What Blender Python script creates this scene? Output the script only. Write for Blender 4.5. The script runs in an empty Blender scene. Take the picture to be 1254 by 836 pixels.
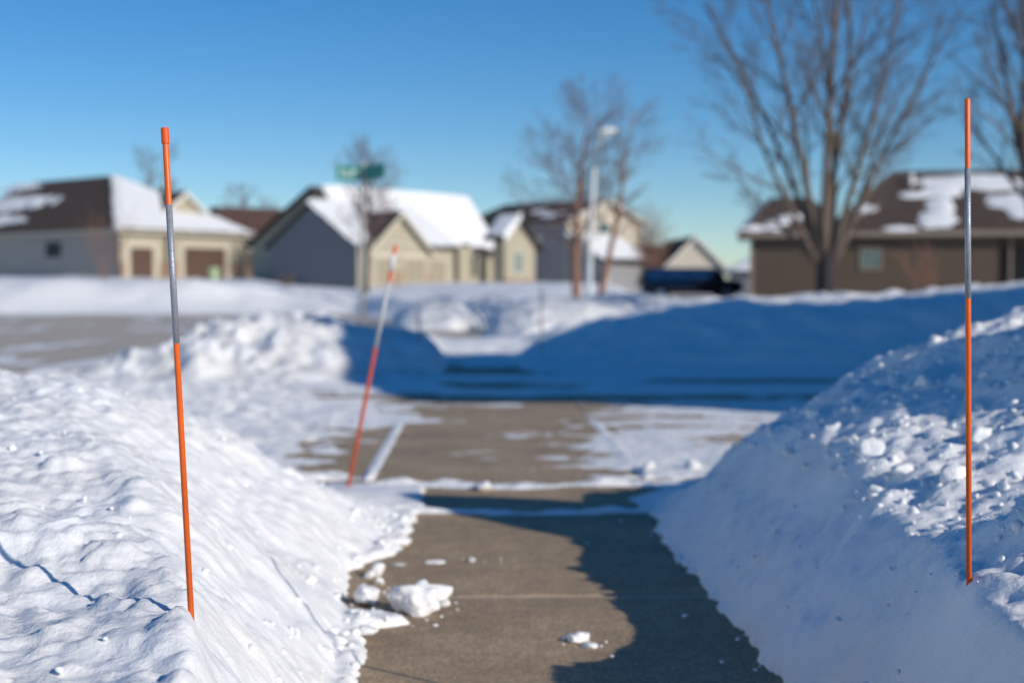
import bpy, bmesh, math, random
import numpy as np
from mathutils import Vector, Matrix, noise as mnoise

scene = bpy.context.scene
COL = scene.collection
R = math.radians

# ---------------------------------------------------------------- camera
FPX = 1741.0
CAMZ = 0.80
YAW, PITCH = R(1.546), R(1.875)
cam_d = bpy.data.cameras.new('camera')
cam = bpy.data.objects.new('camera', cam_d)
COL.objects.link(cam)
cam.location = (0, 0, CAMZ)
cam.rotation_euler = (R(90) - PITCH, 0, -YAW)
cam_d.sensor_width = 36.0
cam_d.lens = 50.0
cam_d.clip_start = 0.05
cam_d.clip_end = 3000
cam_d.dof.use_dof = True
cam_d.dof.focus_distance = 2.2
cam_d.dof.aperture_fstop = 3.0
cam_d.dof.aperture_blades = 9
scene.camera = cam
CR = Matrix.Rotation(-YAW, 3, 'Z') @ Matrix.Rotation(R(90) - PITCH, 3, 'X')


def P(px, py, Y):
    """world point seen at photo pixel (px, py) standing at world depth Y"""
    d = CR @ Vector(((px - 627) / FPX, (418 - py) / FPX, -1.0))
    s = Y / d.y
    return Vector((d.x * s, Y, CAMZ + d.z * s))


# ---------------------------------------------------------------- light
SUN_EL, SUN_AZ = R(25), R(131)          # azimuth measured from +Y towards +X
to_sun = Vector((math.sin(SUN_AZ) * math.cos(SUN_EL), math.cos(SUN_AZ) * math.cos(SUN_EL), math.sin(SUN_EL)))
world = bpy.data.worlds.new('World')
scene.world = world
world.use_nodes = True
wn = world.node_tree
bg = wn.nodes['Background']
sky = wn.nodes.new('ShaderNodeTexSky')
sky.sky_type = 'NISHITA'
sky.sun_disc = False
sky.sun_elevation = SUN_EL
sky.sun_rotation = SUN_AZ
sky.altitude = 1000
sky.air_density = 1.0
sky.dust_density = 0.0
sky.ozone_density = 4.0
hsv = wn.nodes.new('ShaderNodeHueSaturation')
hsv.inputs['Hue'].default_value = 0.503
hsv.inputs['Saturation'].default_value = 1.30
wn.links.new(sky.outputs[0], hsv.inputs['Color'])
wn.links.new(hsv.outputs[0], bg.inputs[0])
bg.inputs[1].default_value = 0.083
sun_d = bpy.data.lights.new('sun', 'SUN')
sun_d.energy = 3.08
sun_d.angle = R(0.53)
sun_d.color = (1.0, 0.92, 0.80)
sun = bpy.data.objects.new('sun', sun_d)
COL.objects.link(sun)
sun.location = (20, -15, 30)
sun.rotation_euler = (-to_sun).to_track_quat('-Z', 'Y').to_euler()
scene.view_settings.view_transform = 'Standard'
scene.view_settings.look = 'None'
scene.view_settings.gamma = 1
scene.view_settings.use_curve_mapping = False
scene.view_settings.exposure = 0.30
scene.cycles.use_denoising = True
scene.cycles.max_bounces = 6
scene.cycles.sample_clamp_indirect = 6.0


# ---------------------------------------------------------------- materials
def nodes_of(name):
    m = bpy.data.materials.new(name)
    m.use_nodes = True
    return m, m.node_tree, m.node_tree.nodes['Principled BSDF']


def mat(name, col, rough=0.6, metal=0.0, vary=0.15, vscale=3.0, bump=0.0, bscale=40.0, lines=0.0, lscale=8.0,
        spec=0.5, stretch=(1, 1, 1)):
    """plain procedural surface: colour broken up by noise, optional grain bump, optional horizontal board lines"""
    m, t, p = nodes_of(name)
    tc = t.nodes.new('ShaderNodeTexCoord')
    mp = t.nodes.new('ShaderNodeMapping')
    mp.inputs['Scale'].default_value = stretch
    t.links.new(tc.outputs['Object'], mp.inputs[0])
    nz = t.nodes.new('ShaderNodeTexNoise')
    nz.inputs['Scale'].default_value = vscale
    nz.inputs['Detail'].default_value = 6
    t.links.new(mp.outputs[0], nz.inputs['Vector'])
    rmp = t.nodes.new('ShaderNodeValToRGB')
    rmp.color_ramp.elements[0].position = 0.3
    rmp.color_ramp.elements[1].position = 0.7
    rmp.color_ramp.elements[0].color = tuple(c * (1 - vary) for c in col) + (1,)
    rmp.color_ramp.elements[1].color = tuple(min(1, c * (1 + vary)) for c in col) + (1,)
    t.links.new(nz.outputs['Fac'], rmp.inputs[0])
    t.links.new(rmp.outputs[0], p.inputs['Base Color'])
    p.inputs['Roughness'].default_value = rough
    p.inputs['Metallic'].default_value = metal
    p.inputs['Specular IOR Level'].default_value = spec
    last = None
    if lines:
        w = t.nodes.new('ShaderNodeTexWave')
        w.wave_type = 'BANDS'
        w.bands_direction = 'Z'
        w.wave_profile = 'SAW'
        w.inputs['Scale'].default_value = lscale
        t.links.new(tc.outputs['Object'], w.inputs[0])
        b = t.nodes.new('ShaderNodeBump')
        b.inputs['Strength'].default_value = lines
        b.inputs['Distance'].default_value = 0.02
        t.links.new(w.outputs['Fac'], b.inputs['Height'])
        last = b
    if bump:
        n2 = t.nodes.new('ShaderNodeTexNoise')
        n2.inputs['Scale'].default_value = bscale
        n2.inputs['Detail'].default_value = 4
        t.links.new(mp.outputs[0], n2.inputs['Vector'])
        b = t.nodes.new('ShaderNodeBump')
        b.inputs['Strength'].default_value = bump
        b.inputs['Distance'].default_value = 0.01
        t.links.new(n2.outputs['Fac'], b.inputs['Height'])
        if last:
            t.links.new(last.outputs[0], b.inputs['Normal'])
        last = b
    if last:
        t.links.new(last.outputs[0], p.inputs['Normal'])
    return m


def snow_mat(name, sss=0.0, fine=1.0, grains=True, dirt=0.0):
    m, t, p = nodes_of(name)
    tc = t.nodes.new('ShaderNodeTexCoord')
    nz = t.nodes.new('ShaderNodeTexNoise')
    nz.inputs['Scale'].default_value = 4.0
    nz.inputs['Detail'].default_value = 5
    t.links.new(tc.outputs['Object'], nz.inputs['Vector'])
    rmp = t.nodes.new('ShaderNodeValToRGB')
    rmp.color_ramp.elements[0].position = 0.25
    rmp.color_ramp.elements[1].position = 0.62
    k = 1 - dirt
    rmp.color_ramp.elements[0].color = (0.86 * k, 0.85 * k, 0.83 * k, 1)
    rmp.color_ramp.elements[1].color = (0.90, 0.91, 0.92, 1)
    t.links.new(nz.outputs['Fac'], rmp.inputs[0])
    t.links.new(rmp.outputs[0], p.inputs['Base Color'])
    p.inputs['Roughness'].default_value = 0.6
    p.inputs['Specular IOR Level'].default_value = 0.3
    if sss:
        p.subsurface_method = 'RANDOM_WALK'
        p.inputs['Subsurface Weight'].default_value = sss
        p.inputs['Subsurface Radius'].default_value = (1.0, 1.0, 1.0)
        p.inputs['Subsurface Scale'].default_value = 0.006
    prev = None
    for sc, st, di in ((22, 0.5, 0.012), (95, 0.5, 0.004), (420, 0.55, 0.0012)) if grains else ((3, 0.5, 0.06), (14, 0.6, 0.03)):
        n2 = t.nodes.new('ShaderNodeTexNoise')
        n2.inputs['Scale'].default_value = sc
        n2.inputs['Detail'].default_value = 4
        n2.inputs['Roughness'].default_value = 0.6
        t.links.new(tc.outputs['Object'], n2.inputs['Vector'])
        b = t.nodes.new('ShaderNodeBump')
        b.inputs['Strength'].default_value = st * fine
        b.inputs['Distance'].default_value = di
        t.links.new(n2.outputs['Fac'], b.inputs['Height'])
        if prev:
            t.links.new(prev.outputs[0], b.inputs['Normal'])
        prev = b
    t.links.new(prev.outputs[0], p.inputs['Normal'])
    return m


def concrete_mat(name, base, joints):
    m, t, p = nodes_of(name)
    tc = t.nodes.new('ShaderNodeTexCoord')

    def noise(sc, det=5, rough=0.6):
        n = t.nodes.new('ShaderNodeTexNoise')
        n.inputs['Scale'].default_value = sc
        n.inputs['Detail'].default_value = det
        n.inputs['Roughness'].default_value = rough
        t.links.new(tc.outputs['Object'], n.inputs['Vector'])
        return n

    def ramp(src, a, b, ca, cb):
        r = t.nodes.new('ShaderNodeValToRGB')
        r.color_ramp.elements[0].position = a
        r.color_ramp.elements[1].position = b
        r.color_ramp.elements[0].color = (*ca, 1)
        r.color_ramp.elements[1].color = (*cb, 1)
        t.links.new(src, r.inputs[0])
        return r

    def mix(a, b, mode='MULTIPLY'):
        x = t.nodes.new('ShaderNodeMix')
        x.data_type = 'RGBA'
        x.blend_type = mode
        x.inputs[0].default_value = 1
        t.links.new(a, x.inputs[6])
        t.links.new(b, x.inputs[7])
        return x.outputs[2]
    big = ramp(noise(2.4, 6, 0.65).outputs['Fac'], 0.3, 0.7, tuple(c * 0.76 for c in base), tuple(c * 1.2 for c in base))
    grit = ramp(noise(170, 3, 0.7).outputs['Fac'], 0.32, 0.68, (0.55, 0.55, 0.55), (1.4, 1.38, 1.33))
    vor = t.nodes.new('ShaderNodeTexVoronoi')
    vor.inputs['Scale'].default_value = 130
    t.links.new(tc.outputs['Object'], vor.inputs['Vector'])
    agg = ramp(vor.outputs['Color'], 0.1, 0.9, (0.72, 0.72, 0.74), (1.22, 1.2, 1.15))
    mid = ramp(noise(14, 5).outputs['Fac'], 0.3, 0.7, (0.88, 0.88, 0.89), (1.1, 1.09, 1.07))
    c = mix(mix(mix(big.outputs[0], grit.outputs[0]), agg.outputs[0]), mid.outputs[0])
    t.links.new(c, p.inputs['Base Color'])
    p.inputs['Roughness'].default_value = 0.75
    p.inputs['Specular IOR Level'].default_value = 0.3
    b = t.nodes.new('ShaderNodeBump')
    b.inputs['Strength'].default_value = 0.55
    b.inputs['Distance'].default_value = 0.0025
    t.links.new(noise(150, 4, 0.7).outputs['Fac'], b.inputs['Height'])
    t.links.new(b.outputs[0], p.inputs['Normal'])
    return m


SNOW_NEAR = snow_mat('snow_near', sss=0.25)
SNOW_MID = snow_mat('snow_mid', grains=False)
SNOW_FAR = snow_mat('snow_far', grains=False, fine=1.3)
SNOW_DIRTY = snow_mat('snow_plowed', grains=False, fine=1.4, dirt=0.3)
CONCRETE = concrete_mat('concrete_walk', (0.41, 0.305, 0.20), True)
CONCRETE_D = concrete_mat('concrete_drive', (0.41, 0.315, 0.215), False)
ROADM = concrete_mat('road_concrete', (0.56, 0.50, 0.43), False)
ORANGE = mat('orange_fibreglass', (0.86, 0.135, 0.012), 0.42, vary=0.14, vscale=25, stretch=(1, 1, 0.3))
ORANGE_CAP = mat('orange_cap', (0.82, 0.095, 0.01), 0.45, vary=0.05, vscale=20)
TAPE = mat('silver_reflective_tape', (0.33, 0.345, 0.38), 0.4, metal=0.25, vary=0.12, vscale=150, bump=0.15, bscale=300)
TAPE_W = mat('white_reflective_tape', (0.75, 0.76, 0.78), 0.4, vary=0.05, vscale=60)
TAPE_L = mat('dull_silver_sleeve', (0.50, 0.51, 0.53), 0.45, vary=0.08, vscale=60)
RED_ROD = mat('red_fibreglass', (0.72, 0.10, 0.03), 0.45, vary=0.06, vscale=20)
SHINGLE_BROWN = mat('brown_shingle', (0.075, 0.05, 0.038), 0.9, vary=0.25, vscale=2.5, lines=0.5, lscale=3.5)
SHINGLE_DARK = mat('dark_shingle', (0.045, 0.038, 0.034), 0.9, vary=0.2, vscale=2.5, lines=0.5, lscale=3.5)
SHINGLE_RED = mat('red_brown_shingle', (0.085, 0.045, 0.035), 0.9, vary=0.2, vscale=2.5)
SIDING_GREY = mat('grey_siding', (0.36, 0.335, 0.305), 0.7, vary=0.06, lines=0.6, lscale=2.6)
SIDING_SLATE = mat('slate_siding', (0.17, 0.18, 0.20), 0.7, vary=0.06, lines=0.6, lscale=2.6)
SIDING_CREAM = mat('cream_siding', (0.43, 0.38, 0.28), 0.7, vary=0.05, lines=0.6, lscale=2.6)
SIDING_BEIGE = mat('beige_siding', (0.60, 0.53, 0.43), 0.7, vary=0.05, lines=0.6, lscale=2.6)
SIDING_BROWN = mat('brown_siding', (0.085, 0.059, 0.04), 0.75, vary=0.07, lines=0.6, lscale=2.6)
SIDING_BLUE = mat('blue_grey_siding', (0.27, 0.27, 0.29), 0.7, vary=0.06, lines=0.6, lscale=2.6)
TRIM_WHITE = mat('white_trim', (0.68, 0.65, 0.58), 0.5, vary=0.04)
TRIM_CREAM = mat('cream_trim', (0.55, 0.49, 0.38), 0.5, vary=0.04)
TRIM_TAN = mat('tan_trim', (0.24, 0.19, 0.145), 0.5, vary=0.04)
STONE = mat('stone_veneer', (0.33, 0.22, 0.15), 0.85, vary=0.35, vscale=4, bump=0.5, bscale=9)
DOOR_BROWN = mat('brown_garage_door', (0.105, 0.06, 0.042), 0.5, vary=0.06, lines=0.7, lscale=0.6)
DOOR_CREAM = mat('cream_garage_door', (0.34, 0.29, 0.21), 0.5, vary=0.06, lines=0.7, lscale=0.6)
DOOR_GREY = mat('grey_garage_door', (0.27, 0.27, 0.28), 0.5, vary=0.06, lines=0.7, lscale=0.6)
DARK_WOOD_SHADE = mat('dark_door_and_shade', (0.035, 0.028, 0.024), 0.5, vary=0.1)
CEDAR = mat('cedar_beam', (0.30, 0.10, 0.035), 0.6, vary=0.2, stretch=(1, 1, 6))
GLASS = mat('window_glass', (0.05, 0.085, 0.085), 0.08, vary=0.05, spec=0.9)
GLASS_GREEN = mat('pale_window_glass', (0.12, 0.18, 0.165), 0.15, vary=0.08, spec=0.8)
BARK_TAN = mat('tan_bark', (0.13, 0.10, 0.078), 0.9, vary=0.3, vscale=12, bump=0.7, bscale=30, stretch=(1, 1, 0.25))
BARK_TWIG = mat('twig_bark', (0.135, 0.108, 0.108), 0.9, vary=0.2, vscale=8)
BARK_RED = mat('red_brown_bark', (0.25, 0.13, 0.085), 0.85, vary=0.3, vscale=10, bump=0.5, bscale=30, stretch=(1, 1, 0.3))
TWIG_RED = mat('red_twig', (0.17, 0.105, 0.10), 0.9, vary=0.2, vscale=8)
BARK_GREY = mat('grey_bark', (0.15, 0.12, 0.105), 0.9, vary=0.25, vscale=10)
POLE_LIGHT = mat('pale_metal_pole', (0.82, 0.81, 0.78), 0.45, metal=0.0, vary=0.06, vscale=5)
STEEL = mat('galvanised_steel', (0.36, 0.35, 0.33), 0.5, metal=0.4, vary=0.12, vscale=15)
SIGN_GREEN = mat('sign_green', (0.02, 0.27, 0.20), 0.45, vary=0.05, vscale=6)
SIGN_WHITE = mat('sign_white', (0.75, 0.78, 0.75), 0.45, vary=0.03)
CARGLASS = mat('tinted_car_glass', (0.16, 0.20, 0.24), 0.06, metal=0.6, vary=0.05)
CARPAINT = mat('dark_blue_paint', (0.006, 0.012, 0.026), 0.12, vary=0.1, vscale=2, spec=0.8)
TYRE = mat('black_rubber', (0.015, 0.015, 0.016), 0.8, vary=0.15)
RIM = mat('alloy', (0.45, 0.46, 0.48), 0.3, metal=0.8, vary=0.05)
LAMPGLASS = mat('lamp_lens', (0.8, 0.8, 0.78), 0.15, vary=0.03)
BLACKBOX = mat('black_meter_paint', (0.012, 0.013, 0.015), 0.6, vary=0.1)
GREENPLASTIC = mat('green_plastic', (0.42, 0.52, 0.30), 0.5, vary=0.05)


# ---------------------------------------------------------------- builders
def tag(o, label=None, cat=None, group=None, kind=None):
    if label: o['label'] = label
    if cat: o['category'] = cat
    if group: o['group'] = group
    if kind: o['kind'] = kind
    return o


def thing(name, loc, rz=0.0, label=None, cat=None, group=None):
    o = bpy.data.objects.new(name, None)
    o.empty_display_size = 0.3
    COL.objects.link(o)
    o.location = loc
    o.rotation_euler = (0, 0, rz)
    return tag(o, label, cat, group)


def link_mesh(name, me, m, parent=None, loc=None, smooth=False):
    me.materials.append(m)
    if smooth:
        me.polygons.foreach_set('use_smooth', [True] * len(me.polygons))
    o = bpy.data.objects.new(name, me)
    COL.objects.link(o)
    if parent is not None: o.parent = parent
    if loc is not None: o.location = loc
    return o


def copy_tree(o, parent=None):
    c = o.copy()
    COL.objects.link(c)
    c.parent = parent
    for ch in list(o.children):
        copy_tree(ch, c)
    return c


class MB:
    def __init__(s):
        s.v, s.f = [], []

    def add(s, verts, faces):
        n = len(s.v)
        s.v.extend(tuple(x) for x in verts)
        s.f.extend(tuple(i + n for i in f) for f in faces)
        return s

    def box(s, x0, x1, y0, y1, z0, z1):
        return s.add([(x0, y0, z0), (x1, y0, z0), (x1, y1, z0), (x0, y1, z0), (x0, y0, z1), (x1, y0, z1), (x1, y1, z1), (x0, y1, z1)],
                     [(0, 3, 2, 1), (4, 5, 6, 7), (0, 1, 5, 4), (1, 2, 6, 5), (2, 3, 7, 6), (3, 0, 4, 7)])

    def prism(s, prof, d):
        """closed outline prof (list of points) extruded along vector d"""
        n = len(prof)
        a = [Vector(p) for p in prof]
        b = [p + Vector(d) for p in a]
        fs = [tuple(range(n))[::-1], tuple(range(n, 2 * n))]
        fs += [(i, (i + 1) % n, n + (i + 1) % n, n + i) for i in range(n)]
        return s.add(a + b, fs)

    def tube(s, pts, rads, sides=6, cap=True):
        pts = [Vector(p) for p in pts]
        ref = None
        vs = []
        for i, p in enumerate(pts):
            t = (pts[min(i + 1, len(pts) - 1)] - pts[max(i - 1, 0)])
            if t.length < 1e-9: t = Vector((0, 0, 1))
            t.normalize()
            if ref is None:
                ref = Vector((1, 0, 0)) if abs(t.x) < 0.8 else Vector((0, 1, 0))
            u = (ref - t * ref.dot(t)).normalized()
            w = t.cross(u)
            ref = u
            for k in range(sides):
                a = 2 * math.pi * k / sides
                vs.append(p + (u * math.cos(a) + w * math.sin(a)) * rads[i])
        fs = []
        for i in range(len(pts) - 1):
            for k in range(sides):
                k2 = (k + 1) % sides
                fs.append((i * sides + k, i * sides + k2, (i + 1) * sides + k2, (i + 1) * sides + k))
        if cap:
            fs.append(tuple(range(sides))[::-1])
            fs.append(tuple((len(pts) - 1) * sides + k for k in range(sides)))
        return s.add(vs, fs)

    def build(s, name, m, parent=None, loc=None, smooth=False, bevel=0.0):
        me = bpy.data.meshes.new(name)
        me.from_pydata(s.v, [], s.f)
        bm = bmesh.new()
        bm.from_mesh(me)
        bmesh.ops.recalc_face_normals(bm, faces=bm.faces)
        if bevel:
            bmesh.ops.bevel(bm, geom=[e for e in bm.edges], offset=bevel, segments=2, affect='EDGES', clamp_overlap=True)
        bm.to_mesh(me)
        bm.free()
        return link_mesh(name, me, m, parent, loc, smooth)


# numpy gradient noise -------------------------------------------------
def _hash(ix, iy, seed):
    h = (ix.astype(np.int64) * 374761393 + iy.astype(np.int64) * 668265263 + seed * 974634777) & 0x7fffffff
    h = ((h ^ (h >> 13)) * 1274126177) & 0x7fffffff
    h = h ^ (h >> 16)
    return (h & 0xffff) / 65536.0 * 2 * math.pi


def gnoise(x, y, seed=0):
    x = np.asarray(x, float); y = np.asarray(y, float)
    x, y = np.broadcast_arrays(x, y)
    ix = np.floor(x); iy = np.floor(y)
    fx = x - ix; fy = y - iy
    u = fx * fx * fx * (fx * (fx * 6 - 15) + 10)
    v = fy * fy * fy * (fy * (fy * 6 - 15) + 10)

    def g(dx, dy):
        a = _hash(ix + dx, iy + dy, seed)
        return np.cos(a) * (fx - dx) + np.sin(a) * (fy - dy)
    return ((g(0, 0) * (1 - u) + g(1, 0) * u) * (1 - v) + (g(0, 1) * (1 - u) + g(1, 1) * u) * v) * 1.5


def fbm(x, y, sc, oct=4, seed=0, gain=0.5):
    r = 0; a = 1.0
    for k in range(oct):
        r = r + a * gnoise(np.asarray(x) / sc + 17.3 * k, np.asarray(y) / sc - 9.1 * k, seed + k)
        a *= gain; sc *= 0.5
    return r


def sstep(a, b, x):
    t = np.clip((x - a) / (b - a), 0, 1)
    return t * t * (3 - 2 * t)


def interp(x, pts):
    return np.interp(x, [p[0] for p in pts], [p[1] for p in pts])


def grid_mesh(name, X, Y, Z, m, keep=None, loc=(0, 0, 0), extra=None, smooth=True, parent=None):
    """heightfield X, Y, Z (2-D arrays) -> one mesh; keep = boolean per vertex: faces with no kept vertex are dropped"""
    ny, nx = Z.shape
    V = np.stack([X, Y, Z], -1).reshape(-1, 3) - np.array(loc)
    idx = np.arange(nx * ny).reshape(ny, nx)
    F = np.stack([idx[:-1, :-1], idx[:-1, 1:], idx[1:, 1:], idx[1:, :-1]], -1).reshape(-1, 4)
    if keep is not None:
        kf = keep.reshape(-1)
        F = F[kf[F].any(1)]
        used = np.zeros(len(V), bool); used[F.reshape(-1)] = True
        re = np.cumsum(used) - 1
        V = V[used]; F = re[F]
    faces4 = F
    Vall = V
    tris = np.zeros((0, 3), int)
    if extra is not None:
        ev, ef = extra
        tris = ef + len(V)
        Vall = np.concatenate([V, ev - np.array(loc)])
    me = bpy.data.meshes.new(name)
    nl = faces4.size + tris.size
    me.vertices.add(len(Vall)); me.vertices.foreach_set('co', Vall.astype(np.float32).reshape(-1))
    me.loops.add(nl)
    me.loops.foreach_set('vertex_index', np.concatenate([faces4.reshape(-1), tris.reshape(-1)]).astype(np.int32))
    me.polygons.add(len(faces4) + len(tris))
    st = np.concatenate([np.arange(len(faces4)) * 4, len(faces4) * 4 + np.arange(len(tris)) * 3])
    me.polygons.foreach_set('loop_start', st.astype(np.int32))
    me.update(calc_edges=True)
    me.validate()
    return link_mesh(name, me, m, parent, loc, smooth)


def lines(*segs):
    """1-D coordinates from (start, end, step) runs"""
    out = []
    for a, b, st in segs:
        n = max(1, int(round((b - a) / st)))
        out.extend(np.linspace(a, b, n, endpoint=False))
    out.append(segs[-1][1])
    return np.array(out)


_ico = {}


def ico(sub):
    if sub not in _ico:
        bm = bmesh.new()
        bmesh.ops.create_icosphere(bm, subdivisions=sub, radius=1.0)
        bm.verts.ensure_lookup_table()
        _ico[sub] = (np.array([v.co[:] for v in bm.verts]), np.array([[v.index for v in f.verts] for f in bm.faces]))
        bm.free()
    return _ico[sub]


def clod(rng, sub=2, rough=0.35, flat=0.75, cuts=5):
    """one broken lump of snow, about unit radius: a ball cut by a few planes and roughened"""
    v, f = ico(sub)
    v = v.copy()
    for _ in range(cuts):
        n = rng.normal(size=3); n /= np.linalg.norm(n)
        lim = rng.uniform(0.45, 0.85)
        d = v @ n
        over = np.maximum(d - lim, 0)
        v -= over[:, None] * n * 0.9
    off = rng.uniform(0, 50, 3)
    if sub >= 2:
        amp = np.array([mnoise.fractal(Vector(p * 1.7 + off), 0.9, 2.1, 4 if sub > 2 else 2) for p in v])
        v *= (1 + rough * 0.5 * amp)[:, None]
    else:
        v *= (1 + rng.uniform(-rough, rough, len(v)) * 0.5)[:, None]
    v *= np.array([rng.uniform(0.8, 1.3), rng.uniform(0.7, 1.1), flat * rng.uniform(0.8, 1.15)])
    a = rng.uniform(0, 6.28)
    c, s = math.cos(a), math.sin(a)
    v = v @ np.array([[c, s, 0], [-s, c, 0], [0, 0, 1]])
    return v, f


def clods_on(rng, pts, sizes, sub_small=1):
    ev, ef, n = [], [], 0
    for p, r in zip(pts, sizes):
        v, f = clod(rng, 3 if r > 0.02 else (2 if r > 0.007 else sub_small), 0.4, 0.8, 8)
        ev.append(v * r + np.asarray(p)); ef.append(f + n); n += len(v)
    return np.concatenate(ev), np.concatenate(ef)


def height_at(X1, Y1, Z, x, y):
    j = np.clip(np.searchsorted(X1, x), 1, len(X1) - 1)
    i = np.clip(np.searchsorted(Y1, y), 1, len(Y1) - 1)
    return Z[i, j]


# ---------------------------------------------------------------- terrain
WALK_L, WALK_R = -0.458, 0.753
STREET_X = -4.4


def far_edge(th):
    return interp(th, [(-0.6, 78), (-0.335, 66), (-0.15, 67), (-0.085, 66), (-0.05, 52), (0.0, 40), (0.03, 36), (0.06, 33), (0.2, 33), (0.6, 33)])


def lawn_z(th):
    return interp(th, [(-0.6, 2.3), (-0.335, 2.15), (-0.15, 2.0), (-0.09, 1.55), (0.04, 1.45), (0.1, 1.2), (0.125, 0.42), (0.19, 0.40), (0.22, 0.78), (0.5, 0.9)])


def bank_z(th):
    return interp(th, [(-0.6, 1.5), (-0.335, 1.5), (-0.15, 1.35), (-0.085, 0.95), (-0.04, 0.62), (0.0, 0.5), (0.05, 0.55), (0.105, 0.5), (0.125, 0.3), (0.19, 0.3), (0.25, 0.62), (0.6, 0.9)])


def terrain(X, Y):
    th = X / np.maximum(Y, 5.0)
    ye = far_edge(th) + 2.0 * gnoise(X / 9, Y / 9, 5)
    z = np.full_like(X, -0.16)
    bz = bank_z(th)
    up = sstep(0, 1, (Y - ye) / interp(th, [(-.2, 5), (-.12, 12), (.05, 12), (.12, 6)]))
    z = z + up * (bz + 0.16)
    hi = np.maximum(lawn_z(th), 0.2)
    z = z + sstep(8, 45, Y - ye) * (hi - bz) * (Y > ye)
    rough = sstep(-1, 5, Y - ye)
    z = z + rough * (0.16 * fbm(X, Y, 4.0, 4, 11) + 0.2 * sstep(14, 3, Y - ye) * fbm(X, Y, 2.2, 4, 21))
    z = z + sstep(130, 500, Y) * 4.0
    # yard level to the right of the walk, and behind the camera
    yard = sstep(1.0, 3.0, X) * sstep(19, 15, Y)
    z = z + yard * 0.05
    return z


def build_ground():
    s = np.linspace(-1, 1, 301)
    X1 = np.sinh(s * 5.2) / np.sinh(5.2) * 700
    t = np.linspace(0, 1, 330)
    Y1 = -60 + (t * 85)
    Y1 = np.concatenate([np.linspace(-60, 18, 40), np.linspace(18, 75, 230)[1:], 75 + (np.linspace(0, 1, 90)[1:] ** 2.2) * 1500])
    X, Y = np.meshgrid(X1, Y1)
    Z = terrain(X, Y)
    o = grid_mesh('ground', X, Y, Z, SNOW_FAR)
    tag(o, 'snow covered lawns and ground rising gently towards the houses', 'ground', kind='structure')


build_ground()


def build_paving():
    # road: street along the left, and the junction crossing in front
    mb = MB()
    z = -0.11
    xs = [-22, STREET_X, 40]
    mb.add([(-16, -60, z), (STREET_X, -60, z), (STREET_X, 23.5, z), (60, 23.5, z), (60, 45, z), (6, 45, z), (0, 52, z), (-3, 74, z), (-60, 72, z), (-60, 30, z), (-16, 26, z)],
           [tuple(range(11))])
    o = mb.build('road', ROADM)
    tag(o, 'grey concrete street and junction cleared of snow', 'road', kind='structure')
    # sidewalk slabs with grooved joints
    mb = MB()
    ys = [-6.0, -4.6, -3.2, -1.8, -0.4, 1.0, 2.36, 3.76, 5.16]
    ys = ys + [6.0]
    for a, b in zip(ys[:-1], ys[1:]):
        mb.box(WALK_L, WALK_R, a + 0.012, b - 0.012, -0.10, 0.0)
    for a in (14.4, 15.8, 17.2, 18.6, 20.0, 21.4):
        mb.box(WALK_L, WALK_R, a + 0.004, a + 1.396, -0.10, 0.0)
    o = mb.build('sidewalk', CONCRETE, bevel=0.003)
    tag(o, 'narrow brown grey concrete sidewalk shovelled clear between snow banks', 'sidewalk', kind='structure')
    fill = MB()
    fill.box(WALK_L + 0.01, WALK_R - 0.01, -6, 6.0, -0.103, -0.003)
    o = fill.build('sidewalk_joint_sand', mat('joint_sand', (0.66, 0.58, 0.47), 0.9, vary=0.25, vscale=30))
    tag(o, 'pale sand lying in the joints of the sidewalk', 'joint sand', kind='structure')
    mb = MB()
    for x0, x1 in ((STREET_X, -0.464), (-0.456, 0.749), (0.757, 4.2), (4.208, 9.0), (9.008, 14)):
        for y0, y1 in ((6.006, 7.65), (7.658, 9.3), (9.308, 11.0), (11.008, 12.65), (12.658, 14.3)):
            mb.box(x0, x1, y0, y1, -0.12, -0.002)
    o = mb.build('driveway', CONCRETE_D, bevel=0.003)
    tag(o, 'concrete driveway crossing the sidewalk, half covered by thin snow', 'driveway', kind='structure')


build_paving()


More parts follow.
